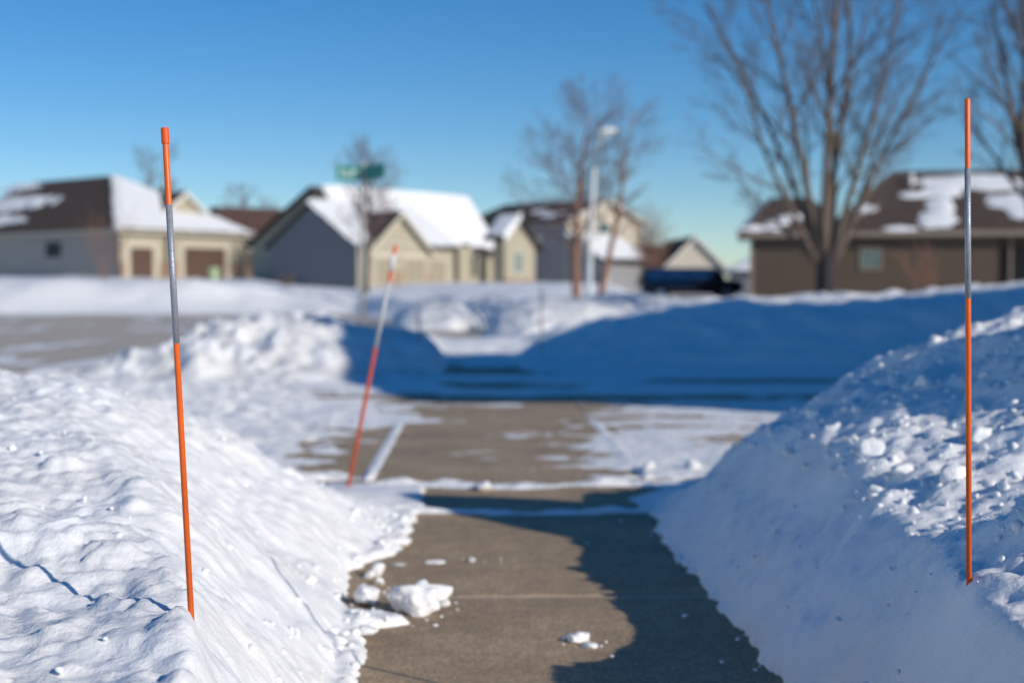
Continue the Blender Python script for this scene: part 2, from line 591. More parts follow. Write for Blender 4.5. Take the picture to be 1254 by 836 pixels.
# ---------------------------------------------------------------- near snow banks
def bank_left():
    X1 = lines((-4.9, -2.4, 0.08), (-2.4, -0.02, 0.0105))
    Y1 = lines((-6, 1.1, 0.09), (1.1, 6.5, 0.0115))
    X, Y = np.meshgrid(X1, Y1)
    foot = interp(Y, [(-6, -.24), (2.7, -.24), (2.93, -.225), (3.05, -.25), (3.13, -.22), (3.25, -.26), (3.38, -.27), (3.44, -.15), (3.49, -.19), (3.53, -.30), (3.77, -.335), (4.15, -.34), (4.35, -.26), (4.48, -.195), (4.6, -.25), (4.8, -.225), (5.2, -.205), (6.5, -.2)])
    foot = foot + 0.022 * fbm(X / 3, Y, 0.22, 4, 8) + 0.02 * fbm(X, Y, 0.09, 3, 31) * sstep(0.3, 0.0, np.abs(foot - X))
    d = foot - X
    crest = interp(Y, [(-6, -0.5), (1.0, -0.33), (1.7, -0.34), (2.2, -0.43), (2.5, -0.53), (3.0, -0.78), (3.8, -1.08), (4.6, -1.33), (5.6, -1.7)])
    crest = crest + 0.05 * fbm(X * 0 + 1.1, Y, 0.5, 2, 14)
    footp = np.minimum(interp(Y, [(-6, -.30), (2.6, -.285), (3.4, -.32), (3.8, -.37), (4.2, -.37), (4.6, -.30), (6.5, -.27)]), foot) + 0.012 * gnoise(X * 0 + 5.0, Y / 0.5, 33)
    dp = footp - X
    w = np.maximum(footp - crest, 0.11)
    zp = interp(Y, [(-6, 0.42), (1.0, 0.265), (2.2, 0.267), (3.0, 0.40), (3.8, 0.47), (4.5, 0.525), (5.3, 0.50), (6.5, 0.48)])
    zp = zp + 0.01 * sstep(0.2, 1.5, -X - 0.5) * (Y > 2)
    t = np.clip((dp + 0.01) / w, 0, 1.6)
    prof = np.where(t < 1, 1 - (1 - np.minimum(t, 1)) ** 1.35, 1)
    # rounded lip
    z = zp * prof
    # streaks scraped down the face by the shovel
    face = sstep(0.02, 0.2, t) * sstep(1.25, 0.85, t)
    u = Y * 0.85 + X * 0.55
    wv = X * 0.85 - Y * 0.5
    z = z + face * (0.005 * gnoise(u / 0.16, wv / 0.9, 40) + 0.002 * gnoise(u / 0.05, wv / 0.5, 41) + 0.030 * fbm(X, Y, 0.5, 4, 44) + 0.004 * np.abs(fbm(X, Y, 0.16, 3, 46)) + 0.003 * fbm(X, Y, 0.05, 3, 47))
    top = sstep(0.8, 1.15, t)
    z = z + top * (0.038 * fbm(X, Y, 0.75, 3, 50) + 0.006 * np.abs(fbm(X, Y * 1.6, 0.16, 4, 53)) + 0.0045 * np.abs(fbm(X, Y * 2, 0.07, 4, 57)) * sstep(-0.2, 0.5, fbm(X, Y, 0.7, 2, 59)) * 2 + 0.0025 * fbm(X, Y * 1.5, 0.035, 2, 58))
    # wind ledge steps on the plateau
    z = z + top * 0.014 * np.tanh(4 * fbm(X * 0.6, Y, 0.45, 2, 60))
    # foot ledge
    z = z + 0.018 * sstep(0, 0.025, d) + sstep(0.0, 0.05, d) * 0.016 * np.abs(fbm(X, Y, 0.08, 3, 66)) - 0.02 * (d < 0)
    # far end of the bank drops on to the driveway
    endy = 5.95 + 0.12 * gnoise(X / 0.35, X * 0, 70) + 0.05 * gnoise(X / 0.1, X * 0, 71)
    fall = sstep(0.0, 1.45, endy - Y + 0.15 * sstep(-0.6, -1.4, X))
    z = np.where(d > 0, z * fall + 0.012 * (fall > 0) * (1 - fall) - 0.02 * (fall <= 0), z)
    z = z - 0.5 * sstep(-3.7, -4.6, X) * zp
    # broken lumps pressed in on top
    rng = np.random.default_rng(5)
    for _ in range(110):
        cx = rng.uniform(-2.3, -0.5); cy = rng.uniform(1.2, 5.2)
        r = rng.uniform(0.012, 0.05) if rng.random() < 0.85 else rng.uniform(0.05, 0.10)
        j0, j1 = np.searchsorted(X1, [cx - r, cx + r]); i0, i1 = np.searchsorted(Y1, [cy - r, cy + r])
        if j1 <= j0 or i1 <= i0: continue
        if height_at(X1, Y1, t, cx, cy) < 0.95: continue
        sx, sy = X[i0:i1, j0:j1], Y[i0:i1, j0:j1]
        q = np.hypot(sx - cx, (sy - cy)) / r + 0.35 * gnoise(sx / r, sy / r, int(_))
        z[i0:i1, j0:j1] += r * 0.30 * np.sqrt(np.clip(1 - q * q, 0, 1))
    keep = (d > 0) & (z > -0.012)
    pts, sz = [], []
    for _ in range(620):
        if rng.random() < 0.6:
            cy = rng.uniform(2.3, 5.0); cx = -0.215 + 0.03 - abs(rng.normal()) * 0.11; r = rng.uniform(0.003, 0.012) if rng.random() < .85 else rng.uniform(.012, .024)
        else:
            cx = rng.uniform(-2.2, -0.4); cy = rng.uniform(1.4, 5.3); r = rng.uniform(0.003, 0.012)
        dd = height_at(X1, Y1, d, cx, cy)
        if dd < 0.01: continue
        pts.append((cx, cy, height_at(X1, Y1, z, cx, cy) + r * 0.25)); sz.append(r)
    o = grid_mesh('snow_bank', X, Y, z, SNOW_NEAR, keep, loc=(-1.2, 3.0, 0), extra=clods_on(rng, pts, sz))
    tag(o, 'smooth sunlit snow bank on the left of the sidewalk holding the capped orange marker', 'snow bank')


def bank_right():
    X1 = lines((0.40, 2.5, 0.0105), (2.5, 7.0, 0.09), (7.0, 14.0, 0.3))
    Y1 = lines((-6, 1.1, 0.09), (1.1, 6.6, 0.0115))
    X, Y = np.meshgrid(X1, Y1)
    foot = 0.625 + 0.03 * fbm(0 * Y, Y, 0.6, 2, 103) + 0.022 * gnoise(0 * Y + 3.3, Y / 0.13, 108) + 0.010 * gnoise(0 * Y, Y / 0.045, 109) - 0.04 * sstep(2.6, 2.0, Y)
    d = X - foot
    t1 = np.clip((X - 0.635 - 0.02 * gnoise(X * 0 + 5.0, Y / 0.7, 115)) / interp(Y, [(1.9, .125), (2.25, .135), (2.6, .21), (3.1, .30), (4.5, .36)]), 0, 1)
    z1 = interp(Y, [(1.0, .27), (2.1, .285), (2.6, .32), (3.2, .325)]) * (1 - (1 - t1) ** 1.25)
    z1 = z1 + 0.05 * sstep(2.5, 2.1, Y) * t1
    # second rough slope rising to a tall heap outside the frame
    dx = np.clip(X - 0.84, 0, 10)
    slope = interp(Y, [(-6, 0.28), (1.5, 0.34), (2.4, 0.38), (3.2, 0.38), (4.0, 0.39), (4.8, 0.46), (6.5, 0.5)])
    top = interp(Y, [(-6, 0.55), (1.5, 0.85), (2.5, 1.05), (3.4, 1.22), (4.2, 1.28), (5.0, 1.2), (6.5, 1.0)])
    lin = dx * slope
    room = top - 0.3
    shelf = 0.17 * np.minimum(dx, 1.6)
    wy = sstep(3.05, 3.75, Y + 0.15 * gnoise(X / 0.5, Y / 0.5, 117) + 0.25 * (dx - 0.3))
    lin = lin * wy + shelf * (1 - wy)
    z2 = room * np.tanh(lin / room * 1.0)
    back = sstep(2.5, 4.4, X)
    z2 = z2 * (1 - back) + back * 0.25
    z = z1 + z2
    rough = 0.42 * sstep(0.02, 0.10, d) + 0.58 * sstep(0.15, 0.42, d + 0.06 * fbm(X, Y, 0.3, 3, 119))
    z = z + rough * (0.05 * fbm(X, Y, 0.6, 3, 120) + 0.022 * np.abs(fbm(X, Y * 1.3, 0.22, 4, 124)) + 0.010 * np.abs(fbm(X, Y, 0.08, 4, 126)) + 0.006 * fbm(X, Y * 1.5, 0.05, 3, 127))
    z = z + 0.72 * np.exp(-((X - 2.15) / 0.38) ** 2 - ((Y - 3.5) / 0.45) ** 2)
    z = z + (1 - rough) * sstep(0, 0.1, d) * (0.028 * fbm(X, Y, 0.25, 4, 130) + 0.026 * np.abs(fbm(X, Y, 0.12, 4, 132)) * sstep(-0.5, 0.5, fbm(X, Y, 0.5, 2, 134)) + 0.006 * fbm(X, Y, 0.045, 3, 133) - 0.010 * np.clip(fbm(X, Y, 0.09, 2, 136) - 0.45, 0, 1))
    # cut block round the marker
    blk = sstep(0.0, 0.035, (X - 0.735) + 0.55 * (Y - 2.19) * (Y < 2.19)) * sstep(2.24, 2.19, Y) * sstep(1.0, 1.4, Y)
    z = z + 0.02 * blk + 0.13 * np.exp(-((X - 1.02) / 0.14) ** 2 - ((Y - 2.3) / 0.3) ** 2)
    z = z + 0.010 * sstep(0, 0.015, d) - 0.03 * (d < 0)
    endy = 5.85 + 0.10 * gnoise(X / 0.3, X * 0, 140) + 0.04 * gnoise(X / 0.08, X * 0, 141) - 0.25 * sstep(0.9, 0.6, X)
    fall = sstep(0.0, 1.25, endy - Y)
    z = np.where(d > 0, z * (0.05 * (fall > 0) + 0.95 * fall) - 0.03 * (fall <= 0), z)
    rng = np.random.default_rng(8)
    for _ in range(170):
        cx = rng.uniform(0.85, 2.5); cy = rng.uniform(1.3, 5.6)
        up = np.clip((cx - 0.85) / 0.8, 0, 1)
        r = rng.uniform(0.010, 0.028) * (0.7 + 0.6 * up)
        if rng.random() < 0.08: r = rng.uniform(0.03, 0.07)
        if cy < 2.4 and cx < 1.0: r *= 0.5
        j0, j1 = np.searchsorted(X1, [cx - r, cx + r]); i0, i1 = np.searchsorted(Y1, [cy - r, cy + r])
        if j1 <= j0 or i1 <= i0: continue
        sx, sy = X[i0:i1, j0:j1], Y[i0:i1, j0:j1]
        q = np.hypot(sx - cx, sy - cy) / r + 0.35 * gnoise(sx / r, sy / r, int(_))
        z[i0:i1, j0:j1] += r * 0.35 * np.sqrt(np.clip(1 - q * q, 0, 1)) * (1 if height_at(X1, Y1, fall, cx, cy) > 0.1 else 0.2)
    keep = (d > 0) & (z > -0.015)
    pts, sz = [], []
    for _ in range(2000):
        cx = 0.66 + abs(rng.normal()) * 0.75; cy = rng.uniform(1.5, 5.5)
        if cx > 2.5: continue
        up = np.clip((cx - 0.8) / 0.9, 0, 1)
        r = rng.uniform(0.0025, 0.008) if rng.random() < 0.80 else rng.uniform(0.008, 0.02)
        if rng.random() < 0.02 + 0.07 * up and cy > 2.9: r = rng.uniform(0.016, 0.045)
        if cx < 0.90 and rng.random() < 0.84 + 0.5 * max(0, 0.78 - cx): continue
        if cx < 0.90: r = min(r, 0.009)
        dd = height_at(X1, Y1, d, cx, cy)
        if dd < 0.02 or height_at(X1, Y1, fall, cx, cy) < 0.1: continue
        pts.append((cx, cy, height_at(X1, Y1, z, cx, cy) - r * (0.12 if cx > 0.86 else -0.05))); sz.append(r)
    o = grid_mesh('snow_bank', X, Y, z, SNOW_NEAR, keep, loc=(1.4, 3.0, 0), extra=clods_on(rng, pts, sz))
    tag(o, 'lumpy snow bank right of the sidewalk, its steep side in blue shade', 'snow bank')


bank_left()
bank_right()


# ---------------------------------------------------------------- thin snow on the driveway
def snow_film():
    X1 = lines((STREET_X, -1.2, 0.03), (-1.2, 3.4, 0.022), (3.4, 9.0, 0.04))
    Y1 = lines((4.95, 14.3, 0.022))
    X, Y = np.meshgrid(X1, Y1)
    streak = fbm(X * 0.8, Y * 1.5, 1.0, 6, 201, 0.62)
    cov = interp((X + 0.3 * fbm(X, Y * 1.5, 0.8, 4, 219)).reshape(-1), [(-4.4, 0.75), (-1.6, 0.65), (-1.1, 0.6), (-0.7, 0.3), (-0.45, -0.3), (-0.25, -0.58), (0.55, -0.58), (0.85, 0.05), (1.2, 0.42), (1.7, 0.42), (2.6, 0.35), (9, 0.4)]).reshape(X.shape)
    h = cov + 0.7 * streak + 0.34 * fbm(X, Y * 1.4, 0.16, 3, 204)
    # bare strips in the right-hand patch and by the left edge
    for cx, cy, rx, ry in ((2.3, 8.0, .9, .16), (1.5, 9.2, .9, .16), (3.0, 9.75, .8, .2), (1.9, 10.2, .7, .12), (2.6, 7.3, .5, .15), (-1.3, 8.0, .5, .12), (-1.7, 9.6, .7, .15)):
        h = h - 0.75 * np.exp(-((X - cx) / rx) ** 2 - ((Y - cy - .1 * gnoise(X / .5, Y, 207)) / ry) ** 2)
    h = h - 0.8 * np.exp(-((X - 1.9) / 0.5) ** 2 - ((Y - 7.0) / 0.28) ** 2) - 0.55 * np.exp(-((X - 1.75) / 0.7) ** 2 - ((Y - 8.6) / 0.25) ** 2)
    # shade end of the driveway: more snow, some bare patches
    sh = sstep(10.6, 11.4, Y + 0.15 * gnoise(X / 0.8, Y, 220))
    h = h * (1 - sh) + sh * (0.7 + 0.5 * streak)
    for cx, cy, rx, ry in ((0.3, 11.1, 1.5, 0.30), (2.4, 11.05, 1.2, 0.28), (0.2, 12.6, 0.75, 0.5), (2.4, 13.2, 0.9, 0.35), (-2.2, 11.7, 1.2, 0.2), (4.6, 11.2, 1.5, 0.3), (4.0, 13.0, 0.8, 0.3)):
        h = h - 2.0 * np.clip(0.8 + 0.8 * fbm(X, Y * 1.5, 0.7, 3, 226), 0, 1.4) * np.exp(-((X - cx) / rx) ** 2 - ((Y - cy) / ry) ** 2)
    # narrow ridges left by the shovel along both edges of the walk line
    for x0, y1 in ((-0.458, 9.6), (0.762, 9.2)):
        h = np.maximum(h, 1.1 * np.exp(-((X - x0 - 0.01 * gnoise(Y / 0.3, Y * 0, 230)) / 0.020 - 0.008 * gnoise(X, Y / .25, 233)) ** 2) * sstep(y1 + .4, y1 - .8, Y) * sstep(5.9, 6.2, Y) - 0.35)
    # two cross strips at the near edge of the driveway
    s1 = 1.35 * np.exp(-((Y - 5.95 - 0.07 * gnoise(X / 0.4, X * 0, 240)) / 0.085) ** 2) - 0.72 + 0.6 * fbm(X, Y, 0.3, 4, 244)
    s2 = 1.5 * np.exp(-((Y - 5.22 - 0.05 * gnoise(X / 0.5, X * 0, 250)) / 0.06) ** 2) - 0.85 + 0.65 * fbm(X, Y, 0.3, 4, 254)
    near = sstep(6.25, 6.05, Y)
    h = np.where(Y < 6.15, -1, h)
    h = np.maximum(h, np.where((X > -0.7) & (X < 1.0), np.maximum(s1, s2), -1))
    inwalk = (X > WALK_L - 0.25) & (X < WALK_R + 0.2)
    h = np.where((Y < 6.0) & ~inwalk, -1, h)
    thin = 1 - 0.62 * sstep(-1.0, -0.5, X) * sstep(6.3, 6.6, Y)
    z = -0.0015 + thin * 0.018 * np.tanh(h * 1.1) + thin * np.clip(h * 4, 0, 1) * ((0.014 + 0.03 * sstep(-1.0, -1.8, X)) * np.abs(fbm(X, Y, 0.2, 4, 260)) + 0.035 * sstep(0.3, 1.1, h) * np.abs(fbm(X, Y, 0.5, 3, 266)))
    z = np.maximum(z, -0.012)
    o = grid_mesh('snow_cover', X, Y, z, SNOW_MID, z > -0.0025, loc=(2, 9, 0))
    tag(o, 'thin patchy snow scraped over the concrete driveway', 'snow', kind='stuff')


snow_film()


def road_snow():
    X1 = lines((-40, -24, 0.35), (-24, -0.5, 0.14)); Y1 = lines((13, 66, 0.2))
    X, Y = np.meshgrid(X1, Y1)
    h = 0.55 * fbm(X * 1.6, Y * 0.35, 1.6, 5, 280, 0.6) + 0.35 * fbm(X, Y, 7, 2, 290) - 0.34 + 0.55 * sstep(-6.4, -4.6, X) * sstep(24, 21, Y)
    z = -0.108 + 0.03 * np.tanh(h)
    keep = (z > -0.112) & ((X > -16) | (Y > 30))
    o = grid_mesh('snow_cover', X, Y, np.maximum(z, -0.118), SNOW_MID, keep, loc=(-12, 40, -0.1))
    tag(o, 'thin streaks of packed snow left on the grey street', 'snow', kind='stuff')


road_snow()


# ---------------------------------------------------------------- banks beyond the driveway
def mid_bank_left():
    X1 = lines((-5.2, 0.05, 0.03)); Y1 = lines((11.3, 23.2, 0.045))
    X, Y = np.meshgrid(X1, Y1)
    # height of the crest follows the outline in the photo
    crest = interp(X, [(-5.0, -0.1), (-4.1, -0.06), (-3.6, 0.12), (-2.9, 0.36), (-2.45, 0.49), (-1.9, 0.44), (-1.3, 0.38), (-0.85, 0.33), (-0.62, 0.26), (-0.45, 0.13), (-0.30, 0.0), (0.05, -0.1)])
    a = 12.3 + 0.25 * gnoise(X / 0.8, X * 0, 301) + 0.8 * sstep(-2, -0.4, X)
    prof = sstep(0, 1, (Y - a) / 1.9) * (1 - 0.8 * sstep(18.0, 22.5, Y))
    z = crest * (prof ** 0.8)
    z = z + sstep(0.02, 0.15, z) * (0.12 * fbm(X, Y, 0.9, 4, 310) + 0.15 * np.abs(fbm(X, Y, 0.5, 4, 315)) * sstep(-1.0, -2.0, X)) - 0.02
    o = grid_mesh('snow_bank', X, Y, z, SNOW_DIRTY, z > -0.1, loc=(-2.3, 15, 0))
    tag(o, 'rough plowed snow mound between driveway and street, left half sunlit', 'snow bank')


def mid_bank_right():
    X1 = lines((0.2, 12, 0.05), (12, 26, 0.2)); Y1 = lines((12.7, 30, 0.06))
    X, Y = np.meshgrid(X1, Y1)
    crest = interp(X, [(0.2, -0.1), (0.42, 0.0), (0.62, 0.10), (1.0, 0.24), (1.55, 0.42), (2.5, 0.60), (3.6, 0.69), (5.2, 0.76), (6.6, 0.86), (9, 0.95), (26, 0.9)])
    a = 13.7 + 0.3 * gnoise(X / 1.2, X * 0, 401)
    prof = sstep(0, 1, (Y - a) / 3.6) * (1 - 0.9 * sstep(19.5, 27, Y))
    z = crest * prof
    z = z + sstep(0.02, 0.2, z) * (0.085 * fbm(X, Y, 1.8, 4, 410) + 0.07 * np.abs(fbm(X, Y, 0.6, 4, 415)) + 0.04 * np.tanh(3 * fbm(X * .5, Y, 0.9, 2, 418))) - 0.02
    o = grid_mesh('snow_bank', X, Y, z, SNOW_MID, z > -0.1, loc=(6, 18, 0))
    tag(o, 'long smooth snow ridge in blue shade beyond the driveway on the right', 'snow bank')
    # trodden snow lying on the walk between the two
    X1 = lines((-0.5, 0.9, 0.03)); Y1 = lines((14.32, 23.2, 0.04))
    X, Y = np.meshgrid(X1, Y1)
    z = 0.012 + 0.02 * fbm(X, Y, 0.5, 4, 430) + 0.16 * sstep(17.8, 19.2, Y) * sstep(22.5, 20.5, Y) - 0.05 * np.exp(-((X - .15) / .5) ** 2 - ((Y - 14.6) / .4) ** 2) - 0.04 * np.exp(-((X - .2) / .5) ** 2 - ((Y - 15.4) / .4) ** 2)
    z = np.maximum(z, -0.012)
    o = grid_mesh('trodden_snow', X, Y, z, SNOW_MID, z > -0.011, loc=(0.2, 17, 0))
    tag(o, 'thin trodden snow on the sidewalk in the gap between mounds', 'snow', kind='stuff')


mid_bank_left()
mid_bank_right()


def pile(px, py, Y, wx, wy, h, seed, label, sx=0.0):
    c = P(px, py, Y)
    n = 70
    u = np.linspace(-1.15, 1.15, n)
    U, V = np.meshgrid(u, u)
    r = np.hypot(U, V) + 0.16 * gnoise(U / 0.8, V / 0.8, seed)
    g = np.clip(1 - r * r, 0, 1) ** 0.75
    Z = h * g + sstep(0, 0.2, g) * (0.10 * h * fbm(U, V, 0.6, 4, seed + 3) + 0.06 * h * np.abs(fbm(U, V, 0.2, 3, seed + 7))) - 0.06
    X = c.x + U * wx; Yg = c.y + V * wy
    Z = Z + c.z
    o = grid_mesh('snow_pile', X, Yg, Z, SNOW_DIRTY, g > 0, loc=tuple(c))
    tag(o, label, 'snow pile')


pile(535, 400, 39, 1.35, 2.6, 0.85, 500, 'bright rounded snow pile just left of the gap beyond the street')
pile(655, 412, 29, 1.15, 1.8, 0.62, 520, 'broad snow pile right of the gap at the junction corner')
pile(600, 392, 43, 1.6, 2.2, 0.75, 540, 'low snow pile with a dark hollow behind the gap')
pile(700, 392, 36, 2.4, 2.4, 0.62, 560, 'snow pile at the foot of the street lamp')
pile(770, 385, 38, 2.6, 2.4, 0.62, 570, 'flattened sunlit snow pile right of the street lamp')


# ---------------------------------------------------------------- loose chunks on the walk
def chunk(px, py, Y, size, seed, label, flat=0.8, cat='snow chunk', group=None, rough=0.45, sub=3, stretch=(1, 1)):
    rng = np.random.default_rng(seed)
    v, f = clod(rng, sub, rough, flat)
    v = v * size * np.array([stretch[0], stretch[1], 1])
    v[:, 2] -= np.quantile(v[:, 2], 0.06)
    me = bpy.data.meshes.new('snow_chunk')
    me.from_pydata([tuple(p) for p in v], [], [tuple(int(i) for i in t) for t in f])
    c = P(px, py, Y)
    o = link_mesh('snow_chunk', me, SNOW_NEAR, None, (c.x, c.y, max(c.z, 0.0) - 0.002), True)
    return tag(o, label, cat, group)


def yd(py, z=0.0):
    return (CAMZ - z) * FPX / (py - 361)


def lie(px, py, size, seed, label, z=0.0, **k):
    return chunk(px, py, yd(py, z), size, seed, label, **k)


lie(508, 752, 0.050, 1, 'largest chunk of snow lying on the sidewalk beside the left bank', flat=0.85, sub=4, rough=0.6)
lie(530, 736, 0.058, 12, 'flat slab of snow leaning behind the largest snow chunk', flat=0.35, stretch=(1.1, 0.6))
lie(545, 743, 0.014, 3, 'snow lump at the right tip of the leaning slab')
lie(453, 740, 0.042, 4, 'second largest snow chunk, left of the largest one', flat=0.85, sub=4, rough=0.6)
lie(463, 706, 0.027, 5, 'pointed snow chunk above the second largest chunk')
lie(452, 708, 0.015, 6, 'snow lump touching the left of the pointed chunk')
lie(465, 716, 0.016, 7, 'snow lump directly below the pointed chunk')
lie(478, 734, 0.014, 16, 'snow lump between the two largest chunks')
lie(488, 693, 0.018, 8, 'thin snow flake lying right of the pointed chunk', flat=0.3, stretch=(1.5, .7))
lie(533, 690, 0.022, 9, 'longest thin snow flake lying alone on the sidewalk', flat=0.25, stretch=(1.5, .6))
lie(578, 689, 0.012, 10, 'round snow lump in the middle of the sidewalk')
lie(490, 668, 0.045, 11, 'long snow lump at the edge of the left bank near its far end', flat=0.5)
lie(410, 790, 0.024, 13, 'rounded snow lump on the low foot of the left bank', z=0.03)
lie(450, 775, 0.024, 14, 'snow lump on the bank foot left of the spilled snow tongue', z=0.02)
lie(708, 788, 0.034, 15, 'crumbled snow patch at the shade edge of the sidewalk', flat=0.4, rough=0.9, stretch=(1.1, .8))
lie(722, 795, 0.018, 17, 'small piece of snow off the crumbled patch', flat=0.5)
lie(839, 759, 0.010, 18, 'snow lump alone in the shade beside the right bank')
g = 'snow crumbs on the sidewalk'
rng = random.Random(4)
for i, (px, py) in enumerate(((567, 686), (594, 690), (613, 686), (613, 690), (629, 687), (690, 792), (750, 808), (903, 788), (925, 826), (930, 822), (719, 667), (797, 657), (830, 693), (651, 668), (640, 640), (760, 640), (430, 742), (416, 768), (884, 816), (470, 752), (478, 758), (486, 760), (497, 763), (522, 761), (540, 757), (552, 752), (560, 748), (470, 727), (476, 722), (444, 754), (558, 740), (505, 768), (533, 768), (690, 786), (736, 795), (742, 790))):
    lie(px, py, rng.uniform(0.003, 0.0065), 100 + i, 'tiny loose crumb of snow on the sidewalk', group=g, sub=2)
lie(590, 600, 0.045, 200, 'snow lump on the cross strip at the near driveway edge', flat=0.55)
lie(795, 575, 0.03, 201, 'snow lump at the driveway edge by the right bank', flat=0.7)
lie(848, 577, 0.045, 203, 'larger snow lump on the driveway beyond the right bank', flat=0.7)


# ---------------------------------------------------------------- driveway markers
def marker(bot, top, rad, bands, label, buried=0.18, cap=False, rod=ORANGE, group='orange driveway markers'):
    d = (top - bot).normalized()
    b = bot - d * buried
    root = thing('driveway_marker', bot, 0, label, 'driveway marker', group)
    L = (top - bot).length
    o = Vector((0, 0, 0))
    mb = MB(); mb.tube([b - bot, d * (L - 0.002), d * L], [rad, rad, rad * 0.8], 16)
    mb.build('rod', rod, root, smooth=True)
    for a, c, m, nm, k in bands:
        t = MB(); t.tube([d * (L * a), d * (L * c)], [rad * k, rad * k], 16)
        x = t.build(nm, m, root, smooth=True)
    if cap:
        t = MB(); t.tube([d * (L - 0.022), d * (L - 0.0205), d * (L + 0.001), d * (L + 0.003)], [rad * 1.08, rad * 1.32, rad * 1.32, rad * 1.1], 16)
        t.build('cap', ORANGE_CAP, root, smooth=False)
    return root


YS = 2.18
t_, b_ = P(202, 159, YS), P(234.5, 756, YS)
marker(b_, t_, 0.0047, [(1 - (418 - 158) / 598, 1 - (249 - 158) / 598, TAPE, 'reflective_tape', 1.08)],
       'orange marker with a thicker end cap, standing in the smooth left snow bank', cap=True)
t_, b_ = P(1184.5, 121, YS), P(1186.5, 727, YS)
marker(b_, t_, 0.0042, [(1 - (363 - 121) / 605, 1 - (205 - 121) / 605, TAPE, 'reflective_tape', 1.10)],
       'upright orange marker without cap, standing in the lumpy right snow bank')
t_, b_ = P(485, 300, 5.85), P(430, 578, 5.85)
marker(b_, t_, 0.0078, [(0.55, 0.835, TAPE_L, 'silver_sleeve', 1.06), (0.885, 0.96, TAPE_W, 'white_band', 1.06)],
       'leaning red orange marker at the driveway edge behind the left bank', rod=RED_ROD)
t_, b_ = P(513, 385, 15.2), P(513, 436, 15.2)
marker(b_, t_, 0.009, [(0.55, 0.8, TAPE, 'reflective_tape', 1.1)], 'faint marker stick on the shaded mound left of the gap', rod=RED_ROD)
t_, b_ = P(663, 352, 16.5), P(663, 438, 16.5)
marker(b_, t_, 0.008, [(0.55, 0.8, TAPE, 'reflective_tape', 1.1)], 'faint marker stick on the shaded ridge right of the gap', rod=RED_ROD)


# ---------------------------------------------------------------- houses
def roof_snow(parent, O, U, V, lu, lv, fn, step=0.25, name='roof_snow'):
    O, U, V = Vector(O), Vector(U).normalized(), Vector(V).normalized()
    N = U.cross(V)
    if N.z < 0: N = -N
    nu, nv = max(3, int(lu / step)), max(3, int(lv / step))
    u1, v1 = np.linspace(0, lu, nu), np.linspace(0, lv, nv)
    u, v = np.meshgrid(u1, v1)
    h = fn(u, v)
    h = np.maximum(h, -0.05)
    X = O.x + u * U.x + v * V.x + h * N.x
    Y = O.y + u * U.y + v * V.y + h * N.y
    Z = O.z + u * U.z + v * V.z + h * N.z
    if not (h > 0).any(): return None
    return grid_mesh(name, X, Y, Z, SNOW_FAR, h > -0.045, parent=parent)


def full_snow(lu, lv, thick=0.16, tri=None, seed=1, bare=0.0):
    """snow over a whole roof face; tri=(u_apex_l, u_apex_r) narrows it towards the top"""
    def fn(u, v):
        k = v / lv
        l = k * (tri[0] if tri else 0); r = lu - k * ((lu - tri[1]) if tri else 0)
        e = np.minimum(np.minimum(u - l, r - u), np.minimum(v + 0.2, lv - v + 0.25))
        e = e + 0.12 * gnoise(u / 0.8, v / 0.8, seed)
        return np.minimum(thick, e * 1.2) * 1.0 - 0.02 + 0.03 * gnoise(u / 1.5, v / 1.5, seed + 1) - bare
    return fn


def patch_snow(blobs, seed, thick=0.12):
    def fn(u, v):
        s = np.full_like(u, -1.0)
        for cu, cv, ru, rv in blobs:
            s = np.maximum(s, 1 - ((u - cu) / ru) ** 2 - ((v - cv) / rv) ** 2)
        s = np.minimum(s + 0.6 * fbm(u, v, 1.3, 6, seed, 0.72), s + np.where(s <= -0.99, -1, 0.7))
        return np.clip(s, -1, 1) * thick
    return fn


